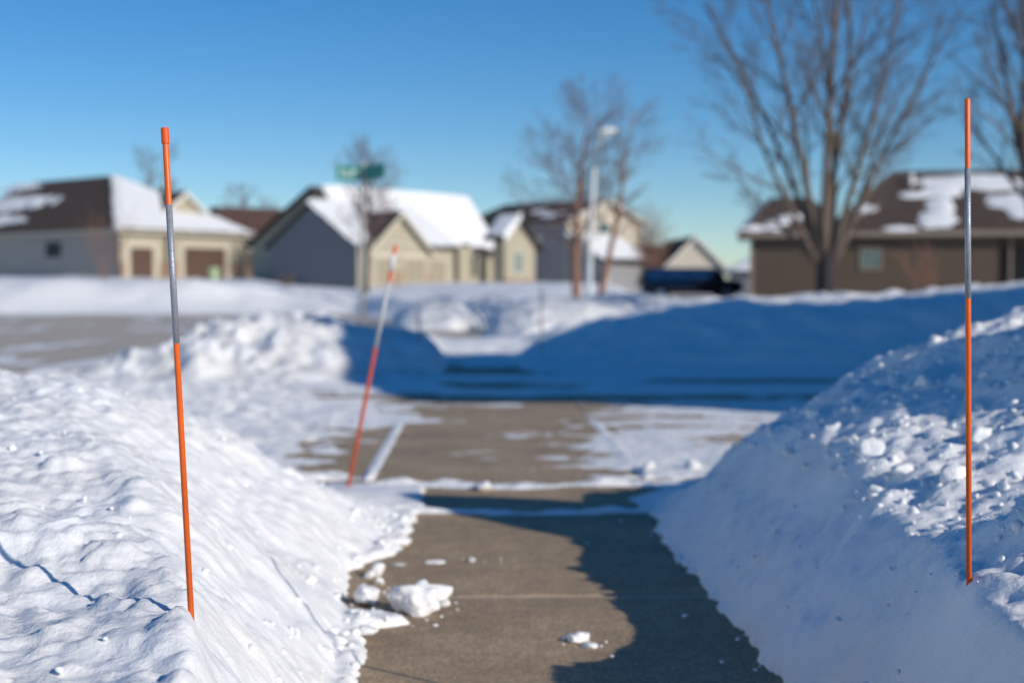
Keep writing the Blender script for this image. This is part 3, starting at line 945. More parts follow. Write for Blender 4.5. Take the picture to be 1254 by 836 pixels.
def gable_block(root, x0, x1, y0, y1, ze, zr, axis, wall_m, roof_m, over=0.45, th=0.2, zb=-0.6, trim=None, base=0.0):
    """walls under a gable roof; ridge along local axis 'x' or 'y'. returns (wall, roof)"""
    mb = MB()
    if axis == 'y':
        xm = (x0 + x1) / 2
        mb.prism([(x0, y0, zb), (x1, y0, zb), (x1, y0, ze), (xm, y0, zr), (x0, y0, ze)], (0, y1 - y0, 0))
    else:
        ym = (y0 + y1) / 2
        mb.prism([(x0, y0, zb), (x0, y1, zb), (x0, y1, ze), (x0, ym, zr), (x0, y0, ze)], (x1 - x0, 0, 0))
    wall = mb.build('wall', wall_m, root)
    rb = MB()
    if axis == 'y':
        h = (x1 - x0) / 2; s = (zr - ze) / h
        for sg, xe in ((-1, x0), (1, x1)):
            xo = xe + sg * over; zo = ze - s * over
            rb.prism([(xm, y0 - over, zr + 0.01), (xo, y0 - over, zo + 0.01), (xo, y0 - over, zo + th), (xm, y0 - over, zr + th)], (0, y1 - y0 + 2 * over, 0))
    else:
        h = (y1 - y0) / 2; s = (zr - ze) / h
        for sg, ye in ((-1, y0), (1, y1)):
            yo = ye + sg * over; zo = ze - s * over
            rb.prism([(x0 - over, ym, zr + 0.01), (x0 - over, yo, zo + 0.01), (x0 - over, yo, zo + th), (x0 - over, ym, zr + th)], (x1 - x0 + 2 * over, 0, 0))
    roof = rb.build('roof', roof_m, root)
    if trim:
        tb = MB()
        if axis == 'y':
            for sg, xe in ((-1, x0), (1, x1)):
                xo = xe + sg * over; zo = ze - s * over
                tb.prism([(xm, y0 - over - 0.03, zr + th - 0.28), (xo, y0 - over - 0.03, zo + th - 0.28), (xo, y0 - over - 0.03, zo + th + 0.01), (xm, y0 - over - 0.03, zr + th + 0.01)], (0, 0.028, 0))
        else:
            for sg, ye in ((-1, y0), (1, y1)):
                yo = ye + sg * over; zo = ze - s * over
                tb.prism([(x0 - over - 0.03, ym, zr + th - 0.28), (x0 - over - 0.03, yo, zo + th - 0.28), (x0 - over - 0.03, yo, zo + th + 0.01), (x0 - over - 0.03, ym, zr + th + 0.01)], (0.028, 0, 0))
        tb.build('rake_board', trim, root)
    return wall, roof


def hip_block(root, x0, x1, y0, y1, ze, zr, ridge, wall_m, roof_m, over=0.5, zb=-0.6, fascia=None):
    """box walls under a hip roof; ridge=((xa,ya),(xb,yb))"""
    mb = MB(); mb.box(x0, x1, y0, y1, zb, ze)
    wall = mb.build('wall', wall_m, root)
    X0, X1, Y0, Y1 = x0 - over, x1 + over, y0 - over, y1 + over
    (xa, ya), (xb, yb) = ridge
    v = [(X0, Y0, ze + .02), (X1, Y0, ze + .02), (X1, Y1, ze + .02), (X0, Y1, ze + .02), (xa, ya, zr), (xb, yb, zr)]
    if abs(xb - xa) > abs(yb - ya):
        f = [(0, 1, 5, 4), (1, 2, 5), (2, 3, 4, 5), (3, 0, 4), (3, 2, 1, 0)]
    else:
        f = [(0, 1, 4), (1, 2, 5, 4), (2, 3, 5), (3, 0, 4, 5), (3, 2, 1, 0)]
    rf = MB(); rf.add(v, f)
    roof = rf.build('roof', roof_m, root)
    if fascia:
        fb = MB()
        fb.box(X0 - .03, X1 + .03, Y0 - .03, Y0 + .0, ze - .16, ze + .06)
        fb.box(X0 - .03, X0, Y0 + .003, Y1, ze - .16, ze + .06)
        fb.box(X1, X1 + .03, Y0 + .003, Y1, ze - .16, ze + .06)
        fb.build('fascia', fascia, root)
    return wall, roof


def window(root, x0, x1, z0, z1, y, frame_m=TRIM_WHITE, glass=GLASS, face='y', t=0.09, bars=0):
    fb = MB()
    if face == 'y':
        for a in ((x0, x0 + t, z0, z1), (x1 - t, x1, z0, z1), (x0 + t, x1 - t, z0, z0 + t), (x0 + t, x1 - t, z1 - t, z1)):
            fb.box(a[0], a[1], y - .06, y + .02, a[2], a[3])
        for k in range(bars):
            xm = x0 + (x1 - x0) * (k + 1) / (bars + 1)
            fb.box(xm - .03, xm + .03, y - .045, y + .02, z0 + t, z1 - t)
        fr = fb.build('window', frame_m, root)
        pb = MB(); pb.box(x0 + t, x1 - t, y - .02, y + .01, z0 + t, z1 - t)
    else:
        for a in ((x0, x0 + t, z0, z1), (x1 - t, x1, z0, z1), (x0 + t, x1 - t, z0, z0 + t), (x0 + t, x1 - t, z1 - t, z1)):
            fb.box(y - .06, y + .02, a[0], a[1], a[2], a[3])
        fr = fb.build('window', frame_m, root)
        pb = MB(); pb.box(y - .02, y + .01, x0 + t, x1 - t, z0 + t, z1 - t)
    pb.build('pane', glass, fr)
    return fr


def garage_door(root, x0, x1, z1, y, m, trim, tw=0.28, z0=-0.05):
    db = MB(); db.box(x0, x1, y - .03, y + .02, z0, z1)
    d = db.build('garage_door', m, root)
    tb = MB()
    tb.box(x0 - tw, x0, y - .07, y + .02, z0, z1)
    tb.box(x1, x1 + tw, y - .07, y + .02, z0, z1)
    tb.box(x0 - tw, x1 + tw, y - .073, y + .02, z1, z1 + tw)
    tb.build('door_trim', trim, d)
    return d


def local(root, p):
    a = root.rotation_euler[2]
    q = Vector(p) - root.location
    return Vector((q.x * math.cos(a) + q.y * math.sin(a), -q.x * math.sin(a) + q.y * math.cos(a), q.z))


def along(px, corner, a):
    """distance t along direction a from corner (x,y) to the sight line through column px"""
    d = P(px, 361, 1.0)
    th = d.x
    return (th * corner.y - corner.x) / (math.cos(a) - th * math.sin(a))


# A: brown roofed house on the left
def house_a():
    a = R(50); c = P(147, 341, 105)
    root = thing('house', c, a, 'brown hip roofed house with two brown garage doors, at the left edge', 'house')
    L = along(306, c, a); D = 27
    zl = lambda py, t: P(147, py, 105 + t * math.sin(a)).z - c.z
    ze = zl(282, 0); zr = 10.4 - c.z
    xm = L / 2
    hip_block(root, 0, L, 0, D, ze, zr, ((xm, 9.0), (xm, 20.5)), SIDING_GREY, SHINGLE_BROWN, 0.5, fascia=TRIM_CREAM)
    fb = MB(); fb.box(0.003, L, -0.06, 0.0, -.6, ze - .02); fb.build('front_wall', SIDING_CREAM, root)
    for p0, p1 in ((159, 187), (225, 275)):
        x0, x1 = along(p0, c, a), along(p1, c, a)
        garage_door(root, x0, x1, zl(303, x0), -0.065, DOOR_BROWN, TRIM_CREAM, 0.5)
    for x0, x1 in ((0.02, 0.36), (along(190, c, a) + .35, along(194, c, a) + .6), (along(216, c, a) - .6, along(225, c, a) - .52), (along(276, c, a) + .52, L)):
        sb = MB(); sb.box(x0, x1, -0.22, -0.062, -.6, 1.25)
        sb.build('stone_base', STONE, root)
    dp = MB(); dp.box(along(204, c, a) - .15, along(204, c, a) + .15, -.16, -.062, -.5, ze - .05); dp.build('wall_jog_shade', DARK_WOOD_SHADE, root)  # dark strip standing in for the shaded recess where the wall jogs
    # snow on the hip over the garage
    over = .5
    U = (1, 0, 0); sl = Vector((0, 9.0 + over, zr - ze)); lv = sl.length
    roof_snow(root, (-over, -over, ze + .03), U, sl, L + 2 * over, lv, full_snow(L + 2 * over, lv, .2, (xm + over, xm + over), 3), .3)
    # patches on the brown face
    sl = Vector((xm + over, 0, zr - ze)); lv = sl.length
    O = Vector((-over, D + over, ze + .02))
    lu = D + 2 * over
    roof_snow(root, O, (0, -1, 0), sl, lu, lv, patch_snow([(8.5, 4.8, 6.5, 1.1), (8.0, 2.2, 5.2, .75), (6.5, 7.5, 2.5, .5)], 610, .22), .25)
    # dormer gable
    t0 = along(256, c, a) - 0.3
    mb = MB(); zb = ze + 1.35
    mb.prism([(t0 - 2.3, 2.5, zb), (t0 + 2.3, 2.5, zb), (t0, 2.5, zb + 1.75)], (0, 4.4, 0))
    dg = mb.build('dormer', SIDING_CREAM, root)
    rb = MB()
    for sg in (-1, 1):
        rb.prism([(t0, 2.2, zb + 1.78), (t0 + sg * 2.7, 2.2, zb - .28), (t0 + sg * 2.7, 2.2, zb - .02), (t0, 2.2, zb + 2.04)], (0, 5.0, 0))
    rb.build('dormer_roof', SHINGLE_BROWN, dg)
    tb = MB()
    for sg in (-1, 1):
        tb.prism([(t0, 2.15, zb + 1.66), (t0 + sg * 2.7, 2.15, zb - .4), (t0 + sg * 2.7, 2.15, zb), (t0, 2.15, zb + 2.06)], (0, .045, 0))
    tb.build('rake_board', TRIM_WHITE, dg)
    for sg in (1,):
        sl = Vector((-sg * 2.7, 0, 2.06)); lv = sl.length
        roof_snow(dg, (t0 + sg * 2.7, 2.2, zb), (0, 1, 0), sl, 4.6, lv, full_snow(4.6, lv, .16, None, 8), .25)
    # dark vent on the grey wall
    y0 = 0
    th = P(66, 306, 1.0).x
    e2 = Vector((-math.sin(a), math.cos(a)))
    t = (th * c.y - c.x) / (e2.x - th * e2.y)
    zz = P(66, 306, c.y + t * e2.y).z - c.z
    vb = MB(); vb.box(-.10, -.003, t - .9, t + .9, zz - .55, zz + .55)
    vb.build('vent', BLACKBOX, root)
    tb = MB(); tb.box(-.05, -.003, .003, .35, -.5, ze - .02); tb.build('corner_board', TRIM_TAN, root)


def house_b():
    a = R(40); c = P(300, 335, 128)
    root = thing('house', c, a, 'red brown roofed house glimpsed behind the slate gable house', 'house')
    L = along(372, c, a)
    ze = P(300, 312, 128).z - c.z; zr = P(330, 255, 131).z - c.z
    gable_block(root, 0, L + 3, 0, 10, ze, zr, 'x', SIDING_SLATE, SHINGLE_RED)
    w = window(root, 1.0, 2.6, 0.4, 1.6, -.01)
    roof_snow(root, (0, -.2, ze + .1), (1, 0, 0), (0, 5, zr - ze), L, 4, patch_snow([(1.2, .6, .9, .5), (2.4, 1.4, .5, .4)], 640), .2)


# C: the cream house in the middle
def house_c():
    a = R(48); c = P(437, 351, 90)
    root = thing('house', c, a, 'cream house with slate gable end and three cream garage doors, centre', 'house')
    e2 = Vector((-math.sin(a), math.cos(a)))
    zat = lambda py, Y: P(500, py, Y).z - c.z
    L = along(555, c, a)
    th = P(330, 361, 1).x
    D = (th * c.y - c.x) / (e2.x - th * e2.y)
    ze = zat(299, 90); zr = zat(251, 93)
    # garage wing, ridge along x; its left end is the slate gable
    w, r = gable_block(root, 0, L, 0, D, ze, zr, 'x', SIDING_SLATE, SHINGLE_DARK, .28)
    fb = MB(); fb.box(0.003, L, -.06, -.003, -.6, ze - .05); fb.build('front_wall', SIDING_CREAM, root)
    sl = Vector((0, D / 2 + .45, (zr - ze) * (D / 2 + .45) / (D / 2))); lv = sl.length
    s = (zr - ze) / (D / 2)
    roof_snow(root, (-.45, -.45, ze - s * .45 + .2), (1, 0, 0), sl, L + .9, lv, full_snow(L + .9, lv, .22, None, 33), .3)
    # cross gable over two doors
    x0, x1 = along(446, c, a), along(516, c, a); xm = (x0 + x1) / 2
    zg = zat(264, 92.5); zge = zat(305, 91)
    cg = MB(); cg.prism([(x0, -.5, -.6), (x1, -.5, -.6), (x1, -.5, zge), (xm, -.5, zg), (x0, -.5, zge)], (0, .43, 0))
    cgo = cg.build('garage_gable', SIDING_CREAM, root)
    rb = MB(); sg_ = (zg - zge) / ((x1 - x0) / 2)
    for sg, xe in ((-1, x0), (1, x1)):
        xo = xe + sg * .4; zo = zge - sg_ * .4
        rb.prism([(xm, -.9, zg + .01), (xo, -.9, zo + .01), (xo, -.9, zo + .2), (xm, -.9, zg + .2)], (0, D / 2 + 1.2, 0))
    rb.build('gable_roof', SHINGLE_DARK, cgo)
    tb = MB()
    for sg, xe in ((-1, x0), (1, x1)):
        xo = xe + sg * .4; zo = zge - sg_ * .4
        tb.prism([(xm, -.94, zg - .1), (xo, -.94, zo - .1), (xo, -.94, zo + .21), (xm, -.94, zg + .21)], (0, .038, 0))
    tb.build('rake_board', TRIM_CREAM, cgo)
    bb = MB(); bb.box(x0, x1, -.56, -.503, zge - .45, zge - .2); bb.build('band_board', TRIM_CREAM, cgo)
    sl = Vector((-(x1 - xm + .4), 0, sg_ * (x1 - xm + .4))); lv = sl.length
    roof_snow(cgo, (x1 + .4, -.6, zge - sg_ * .4 + .2), (0, 1, 0), sl, D / 2 + .9, lv, full_snow(D / 2 + .9, lv, .2, None, 43), .25)
    for p0, p1, y in ((453, 472, -.503), (488, 513, -.503), (524, 544, -.063)):
        garage_door(root, along(p0, c, a), along(p1, c, a), zat(317, 91.5), y, DOOR_CREAM, TRIM_CREAM, .16)
    for p0, p1, y in ((513, 519, -.5), (473.5, 487, -.5)):
        st = MB(); st.box(along(p0, c, a) + .17, along(p1, c, a) - .05, y - .12, y - .003, -.6, 1.0)
        st.build('stone_base', STONE, root)
    # main body: ridge along x behind the garage
    mid = local(root, P(500, 300, 103.5))
    xa, xb = mid.x - 9.0, mid.x + 6.1
    zr2 = zat(240, 103); ze2 = zat(299, 101)
    yf, yb = mid.y - 2.9, mid.y + 6.5
    mb = MB(); mb.prism([(xa, yf, -.6), (xa, yb, -.6), (xa, yb, ze2), (xa, mid.y, zr2), (xa, yf, ze2)], (xb - xa, 0, 0))
    mb.build('wall', SIDING_CREAM, root)
    rb = MB(); s1 = (zr2 - ze2) / (mid.y - yf); s2 = (zr2 - ze2) / (yb - mid.y)
    rb.prism([(xa - .4, mid.y, zr2 + .01), (xa - .4, yf - .5, ze2 - s1 * .5 + .01), (xa - .4, yf - .5, ze2 - s1 * .5 + .22), (xa - .4, mid.y, zr2 + .22)], (xb - xa + .8, 0, 0))
    rb.prism([(xa - .4, mid.y, zr2 + .012), (xa - .4, yb + .5, ze2 - s2 * .5 + .01), (xa - .4, yb + .5, ze2 - s2 * .5 + .22), (xa - .4, mid.y, zr2 + .222)], (xb - xa + .8, 0, 0))
    rb.build('roof', SHINGLE_DARK, root)
    sl = Vector((0, mid.y - yf + .5, s1 * (mid.y - yf + .5))); lv = sl.length
    roof_snow(root, (xa + .6, yf - .5, ze2 - s1 * .5 + .22), (1, 0, 0), sl, xb - xa - .2, lv, full_snow(xb - xa - .2, lv, .25, None, 53), .3)
    # cream bay right of the garage with a tall dark window
    def lx(px, Y): return local(root, P(px, 340, Y))
    p0, p1 = lx(562, 97), lx(599, 99)
    bx = MB(); bx.box(p0.x, p1.x, p0.y, p0.y + 5, -.6, ze2 - .3); bx.build('bay_wall', SIDING_CREAM, root)
    wx = lx(582, 98).x
    window(root, wx - .35, wx + .35, .6, 2.2, p0.y - .01, TRIM_CREAM, GLASS)
    cl = MB(); cl.box(p1.x - .05, p1.x + .25, p0.y - .9, p0.y - .6, -.6, ze2 - .25); cl.build('porch_column', TRIM_WHITE, root)
    # porch recess and right gable with window
    q0, q1 = lx(618, 97), lx(655, 97)
    y = q0.y
    rec = MB(); rec.box(p1.x + .3, q0.x + .3, p0.y + 1.8, p0.y + 2.0, -.6, ze2); rec.build('porch_wall', DARK_WOOD_SHADE, root)
    be = MB(); be.box(p1.x + .26, q0.x, p0.y + .2, p0.y + .5, ze2 - .75, ze2 - .25); be.build('porch_beam', CEDAR, root)
    w0, w1 = q0.x, q0.x + along(655, P(618, 340, 97), a)
    zp, ze3 = zat(268, 98), zat(299, 98)
    xm = w0 + (w1 - w0) * .35
    g = MB(); g.prism([(w0, y, -.6), (w1, y, -.6), (w1, y, ze3), (xm, y, zp), (w0, y, ze3 + .6)], (0, 1.0, 0))
    go = g.build('entry_gable', SIDING_CREAM, root)
    rb = MB()
    rb.prism([(xm, y - .5, zp + .02), (w1 + .45, y - .5, ze3 - .45), (w1 + .45, y - .5, ze3 - .2), (xm, y - .5, zp + .27)], (0, 1.9, 0))
    rb.prism([(xm, y - .5, zp + .022), (w0 - .6, y - .5, ze3 + .2), (w0 - .6, y - .5, ze3 + .45), (xm, y - .5, zp + .272)], (0, 1.9, 0))
    rb.build('gable_roof', SHINGLE_DARK, go)
    tb = MB()
    tb.prism([(xm, y - .54, zp - .05), (w0 - .6, y - .54, ze3 + .1), (w0 - .6, y - .54, ze3 + .75), (xm, y - .54, zp + .5)], (0, .03, 0))
    tb.build('snowy_rake', SNOW_FAR, go)
    roof_snow(go, (w1 + .5, y - .5, ze3 - .25), (0, 1, 0), (-(w1 - xm), 0, zp - ze3 + .3), 1.9, 1.2, full_snow(1.9, 1.2, .22, None, 63), .15)
    roof_snow(go, (w0 - .6, y - .5, ze3 + .45), (0, 1, 0), (xm - w0 + .6, 0, zp - ze3 - .2), 1.9, 2.2, full_snow(1.9, 2.2, .2, None, 64), .15)
    wc = local(root, P(635, 318, 98)).x
    window(root, wc - .45, wc + .5, .9, 2.5, y - .01, TRIM_WHITE, GLASS_GREEN, bars=1)
    st = MB(); st.box(w0, w1, y - .12, y - .003, -.6, .55); st.build('stone_base', STONE, go)


def house_d():
    a = R(48); c = P(693, 351, 105)
    root = thing('house', c, a, 'two storey house with pale gable and blue grey side behind the street lamp', 'house')
    zat = lambda py, Y: P(700, py, Y).z - c.z
    L = along(785, c, a); D = 9.5
    ze = zat(269, 105); zr = zat(247, 108.6)
    gable_block(root, 0, L, 0, D, ze, zr, 'y', SIDING_BLUE, SHINGLE_DARK, .5, trim=TRIM_WHITE)
    fb = MB(); xm = L / 2
    fb.prism([(.003, -.06, -.6), (L, -.06, -.6), (L, -.06, ze - .02), (xm, -.06, zr - .03), (.003, -.06, ze - .02)], (0, .056, 0))
    fb.build('front_wall', SIDING_BEIGE, root)
    window(root, L * .38, L * .55, zat(290, 108), zat(272, 108), -.07)
    window(root, 2.4, 3.4, zat(300, 104), zat(287, 104), 0.0, face='x')
    rs = roof_snow(root, (-.3, 1.0, ze + .1), (0, 1, 0), (xm, 0, zr - ze), 7, 4.5, patch_snow([(1.0, 1.2, 1.0, 1.0), (3.2, 2.4, .8, .5)], 660), .2)
    # garage in front with a snowy shed roof
    g0, g1 = 0.2, along(789, P(733, 350, 103), a)
    ze2, zt = zat(319, 104), zat(291, 105)
    gb = MB(); gb.prism([(g0, -3.2, -.6), (g0, -.065, -.6), (g0, -.065, zt), (g0, -3.2, ze2)], (g1 - g0, 0, 0))
    go = gb.build('garage', SIDING_BLUE, root)
    rb = MB(); rb.prism([(g0 - .3, -3.7, ze2 - .25), (g0 - .3, -.07, zt + .02), (g0 - .3, -.07, zt + .22), (g0 - .3, -3.7, ze2 - .05)], (g1 - g0 + .6, 0, 0))
    rb.build('garage_roof', SHINGLE_DARK, go)
    sl = Vector((0, 3.63, zt - ze2 + .27)); lv = sl.length
    roof_snow(go, (g0 - .3, -3.7, ze2 - .04), (1, 0, 0), sl, g1 - g0 + .6, lv, full_snow(g1 - g0 + .6, lv, .25, None, 73), .25)
    garage_door(root, g0 + .7, g1 - .7, ze2 - .5, -3.21, DOOR_GREY, TRIM_WHITE, .18)


def house_e():
    a = R(4); c = P(815, 362, 105)
    root = thing('house', c, a, 'house with a plain pale gable above the parked dark car', 'house')
    zat = lambda py: P(850, py, 105).z - c.z
    L = along(886, c, a)
    gable_block(root, 0, L, 0, 10, zat(327), zat(292), 'y', SIDING_BEIGE, SHINGLE_DARK, .35, trim=TRIM_WHITE)
    db = MB(); db.box(.02, L - .02, -.08, -.003, -.6, zat(331)); db.build('garage_front', SIDING_SLATE, root)
    garage_door(root, .6, L - .6, zat(338), -.085, DOOR_GREY, TRIM_CREAM, .15)
    # low side wing to the left
    wb = MB(); wb.box(-3.2, -.003, 2, 8, -.6, zat(327)); w = wb.build('side_wing', SIDING_BROWN, root)
    rb = MB(); rb.prism([(-3.6, 1.5, zat(328)), (-3.6, 8.5, zat(328)), (-3.6, 5, zat(298))], (4.8, 0, 0)); rb.build('wing_roof', SHINGLE_DARK, w)


def house_g():
    a = R(-10); c = P(893, 360, 92)
    root = thing('house', c, a, 'house with bluish snowy roof mostly hidden behind the brown house', 'house')
    zat = lambda py: P(900, py, 92).z - c.z
    hip_block(root, 0, 9, 0, 9, zat(334), zat(283), ((5.0, 4.5), (6.5, 4.5)), SIDING_SLATE, SHINGLE_DARK, .4)
    sl = Vector((5.4, 0, zat(283) - zat(334))); lv = sl.length
    roof_snow(root, (-.4, 9.4, zat(334) + .02), (0, -1, 0), sl, 9.8, lv, full_snow(9.8, lv, .15, (4.9, 4.9), 83), .3)
    sl = Vector((0, 4.9, zat(283) - zat(334))); lv = sl.length
    roof_snow(root, (-.4, -.4, zat(334) + .02), (1, 0, 0), sl, 9.8, lv, full_snow(9.8, lv, .15, (5.4, 6.9), 84), .3)


def house_f():
    a = R(-12); c = P(918, 365, 61)
    root = thing('house', c, a, 'long dark brown house with patchy snow on its roof, at the right', 'house')
    zat = lambda py, Y=61: P(1000, py, Y).z - c.z
    xa = lambda px: along(px, c, a)
    ze = zat(287)
    # left wing
    W = xa(1030)
    zr1 = zat(243, 64)
    hip_block(root, 0, W, 0, 7, ze, zr1, ((xa(946) - .1, 3.2), (W - 1.2, 3.2)), SIDING_BROWN, SHINGLE_BROWN, .5, fascia=TRIM_TAN)
    # main body
    m0, m1 = xa(985), xa(1222)
    zr = zat(213, 67)
    mb = MB(); mb.box(W + .003, m1, 0.0, 12, -.6, ze); mb.build('wall', SIDING_BROWN, root)
    m2 = m1 + 9
    mb = MB(); mb.box(m1 + .003, m2, 2.2, 12, -.6, ze); mb.build('wall', SIDING_BROWN, root)
    X0, X1, Y0, Y1 = xa(1003), m2 + .5, -.52, 12.5
    xr0, xr1 = xa(1087) + .6, m2 - 4
    rb = MB(); rb.add([(X0, Y0, ze + .03), (X1, Y0, ze + .03), (X1, Y1, ze + .03), (X0, Y1, ze + .03), (xr0, 6, zr), (xr1, 6, zr)],
                      [(0, 1, 5, 4), (1, 2, 5), (2, 3, 4, 5), (3, 0, 4), (3, 2, 1, 0)])
    roof = rb.build('roof', SHINGLE_BROWN, root)
    fb = MB(); fb.box(W + .6, X1, Y0 - .03, Y0 - .003, ze - .16, ze + .06); fb.build('fascia', TRIM_TAN, root)
    pp = MB(); pc = (xa(1127), 4.4); zpp = ze + (zr - ze) * (4.4 - Y0) / (6 - Y0)
    pp.tube([(pc[0], pc[1], zpp - .2), (pc[0], pc[1], zpp + .5)], [.11, .11], 10); pp.build('vent_pipe', POLE_LIGHT, roof)
    # snow patches, front face: u along x from X0, v up slope
    sl = Vector((0, 6 - Y0, zr - ze)); lv = sl.length
    lu = X1 - X0
    px_u = lambda px: xa(px) - X0
    blobs = [(px_u(1150), 1.4, .8, 1.0), (px_u(1158), 2.8, .55, .9), (px_u(1205), 5.8, 1.9, .7), (px_u(1165), 4.7, .8, .9), (px_u(1128), 4.2, .7, .35),
             (px_u(1100), .3, .7, .22), (px_u(1240), 5.3, 1.6, .6), (px_u(1280), 3.0, 1.6, 1.6), (px_u(1062), 2.6, .5, .35)]
    roof_snow(root, (X0, Y0, ze + .04), (1, 0, 0), sl, lu, lv, patch_snow(blobs, 690, .08), .13)
    # snow on the left hip corner
    sl = Vector((xa(946) + .4, 0, zr1 - ze)); lv = sl.length
    roof_snow(root, (-.5, 7.5, ze + .03), (0, -1, 0), sl, 8.0, lv, full_snow(8.0, lv, .15, (4.3, 4.3), 93), .2)
    sl = Vector((0, 3.7, zr1 - ze)); lv = sl.length
    roof_snow(root, (-.5, -.5, ze + .03), (1, 0, 0), sl, 3.2, lv, patch_snow([(.7, .1, 1.0, .75), (1.6, 1.1, .5, .25), (2.3, 1.7, .7, .2)], 694, .14), .15)
    window(root, xa(1052), xa(1080), zat(331), zat(304), -.01, TRIM_TAN, GLASS_GREEN, bars=1)
    cb = MB(); cb.box(.0, .16, -.05, -.003, -.5, ze - .02); cb.build('corner_board', TRIM_TAN, root)
    # shaded entry
    dd = MB(); dd.box(m1 + .5, m1 + 1.5, 2.12, 2.197, -.2, 2.1); d = dd.build('front_door', DARK_WOOD_SHADE, root)
    kb = MB(); kb.tube([(m1 + 1.38, 2.04, .95), (m1 + 1.38, 2.12, .95)], [.035, .03], 8); kb.build('handle', STEEL, d)
    pc = MB(); pc.box(xa(1236), xa(1239), .0, .16, -.5, ze - .003); pc.build('porch_post', TRIM_TAN, root)


def house_near():
    root = thing('house', (7.2, 4.99, 0), 0, 'two storey house beside the driveway that throws the broad shade', 'house')
    hip_block(root, 0, 14, 0, 6.2, 4.45, 7.4, ((1.7, 2.9), (11, 2.9)), SIDING_BEIGE, SHINGLE_DARK, .45, fascia=TRIM_WHITE)
    garage_door(root, 6, 10.5, 2.2, -.01, DOOR_GREY, TRIM_WHITE, .12)
    window(root, 1.2, 2.6, 2.7, 3.9, -.01)
    window(root, 3.6, 5.0, 2.7, 3.9, -.01)
    window(root, 1.5, 3.0, 2.7, 3.9, -.01, face='x')


house_a(); house_b(); house_c(); house_d(); house_e(); house_g(); house_f(); house_near()


# ---------------------------------------------------------------- trees
def grow(rng, mbt, mbc, p, d, L, r, lvl, maxlvl, cfg):
    n = max(3, int(cfg['segs'][min(lvl, len(cfg['segs']) - 1)]))
    pts, rad = [p.copy()], [r]
    q = p.copy(); dd = d.copy()
    end = cfg.get('taper', 0.35) if lvl < maxlvl else 0.3
    for i in range(n):
        w = cfg['wig'] * (1 + 0.5 * lvl)
        dd = dd + Vector((rng.gauss(0, w), rng.gauss(0, w), rng.gauss(0, w * .6))) + Vector((0, 0, cfg['up'] / n * (1 if lvl else .3)))
        dd.normalize()
        q = q + dd * (L / n)
        pts.append(q.copy()); rad.append(r * (1 - (1 - end) * (i + 1) / n))
    sides = (9, 7, 5, 4, 3)[min(lvl, 4)]
    (mbt if lvl <= cfg['trunk_lvl'] else mbc).tube(pts, rad, sides, cap=lvl < 2)
    if lvl >= maxlvl: return
    k = cfg['kids'][lvl]
    for j in range(k):
        f = cfg['from'][lvl] + (1 - cfg['from'][lvl]) * (j + rng.random()) / k
        x = f * n; i = min(int(x), n - 1); fr = x - i
        pp = pts[i].lerp(pts[i + 1], fr); rr = rad[i] * (1 - fr) + rad[i + 1] * fr
        ax = (pts[i + 1] - pts[i]).normalized()
        u = ax.orthogonal().normalized(); v = ax.cross(u)
        az = (j * 2.4 + rng.uniform(-.6, .6)) if lvl else (j * 2.4 + rng.uniform(-.5, .5))
        sp = cfg['spread'][lvl] * rng.uniform(.75, 1.25)
        nd = (ax * math.cos(sp) + (u * math.cos(az) + v * math.sin(az)) * math.sin(sp)).normalized()
        if nd.z < cfg.get('minz', -.15): nd.z = abs(nd.z) * .3; nd.normalize()
        ll = L * cfg['len'][lvl] * rng.uniform(.7, 1.2) * (1.15 - .55 * f)
        grow(rng, mbt, mbc, pp, nd, ll, max(min(rr * cfg['rk'], rr * .9), cfg['rmin']), lvl + 1, maxlvl, cfg)


def tree(name, base, stems, cfg, maxlvl, seed, label, bark, twig, group=None, cat='tree'):
    rng = random.Random(seed)
    root = thing(name, base, 0, label, cat, group)
    mt, mc = MB(), MB()
    for st in stems:
        off, d, L, r = st[:4]
        grow(rng, mt, mc, Vector(off), Vector(d).normalized(), L, r, st[4] if len(st) > 4 else 0, maxlvl, cfg)
    mt.build('trunk', bark, root, smooth=True)
    if mc.v: mc.build('crown', twig, root, smooth=True)
    return root


# big multi stemmed tree in front of the brown house
cfgA = dict(segs=(9, 7, 5, 4, 3), wig=.045, up=.22, kids=(8, 6, 5, 3), spread=(.68, .65, .7, .65), len=(.44, .46, .5, .55), rk=.5, rmin=.005, trunk_lvl=1, taper=.3)
cfgA['from'] = (.22, .2, .15, .15)
b = P(1010, 374, 32)
S = 32 / FPX


def off(px, py):
    p = P(px, py, 32) - b
    return Vector((p.x, 0, p.z))


def stem(p0, p1, dy=0.0):
    a_, b_ = off(*p0), off(*p1)
    d = b_ - a_; d.y = dy
    return a_, d, d.length


stems = []
fork = off(1010, 318)
for p0, p1, dy, r in (((1006, 330), (962, -60), .3, .10), ((1008, 322), (1000, -120), -.5, .105), ((1012, 322), (1030, -130), .5, .095), ((1016, 325), (1100, 0), -.2, .085),
                      ((1018, 330), (1130, 120), .6, .07), ((1002, 325), (880, 60), -.4, .07), ((1000, 322), (905, 215), .5, .055), ((1004, 326), (930, -40), .9, .075), ((1018, 326), (1150, 10), -.8, .075), ((1014, 324), (1065, -60), 1.0, .08)):
    a_, d, L = stem(p0, p1, dy)
    stems.append((a_, d, L, r))
root = tree('bare_tree', b, stems, cfgA, 4, 11, 'large bare tree with several pale stems before the brown house', BARK_TAN, BARK_TWIG)
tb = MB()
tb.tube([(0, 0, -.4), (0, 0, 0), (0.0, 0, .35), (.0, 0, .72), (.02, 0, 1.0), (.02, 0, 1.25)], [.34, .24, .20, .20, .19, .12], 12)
tb.build('trunk_base', mat('shade_dark_bark', (0.028, 0.025, 0.025), .9, vary=.3, vscale=8, bump=.6, bscale=30), root, smooth=True)  # near-black bark colour paints in the shade on the lower trunk

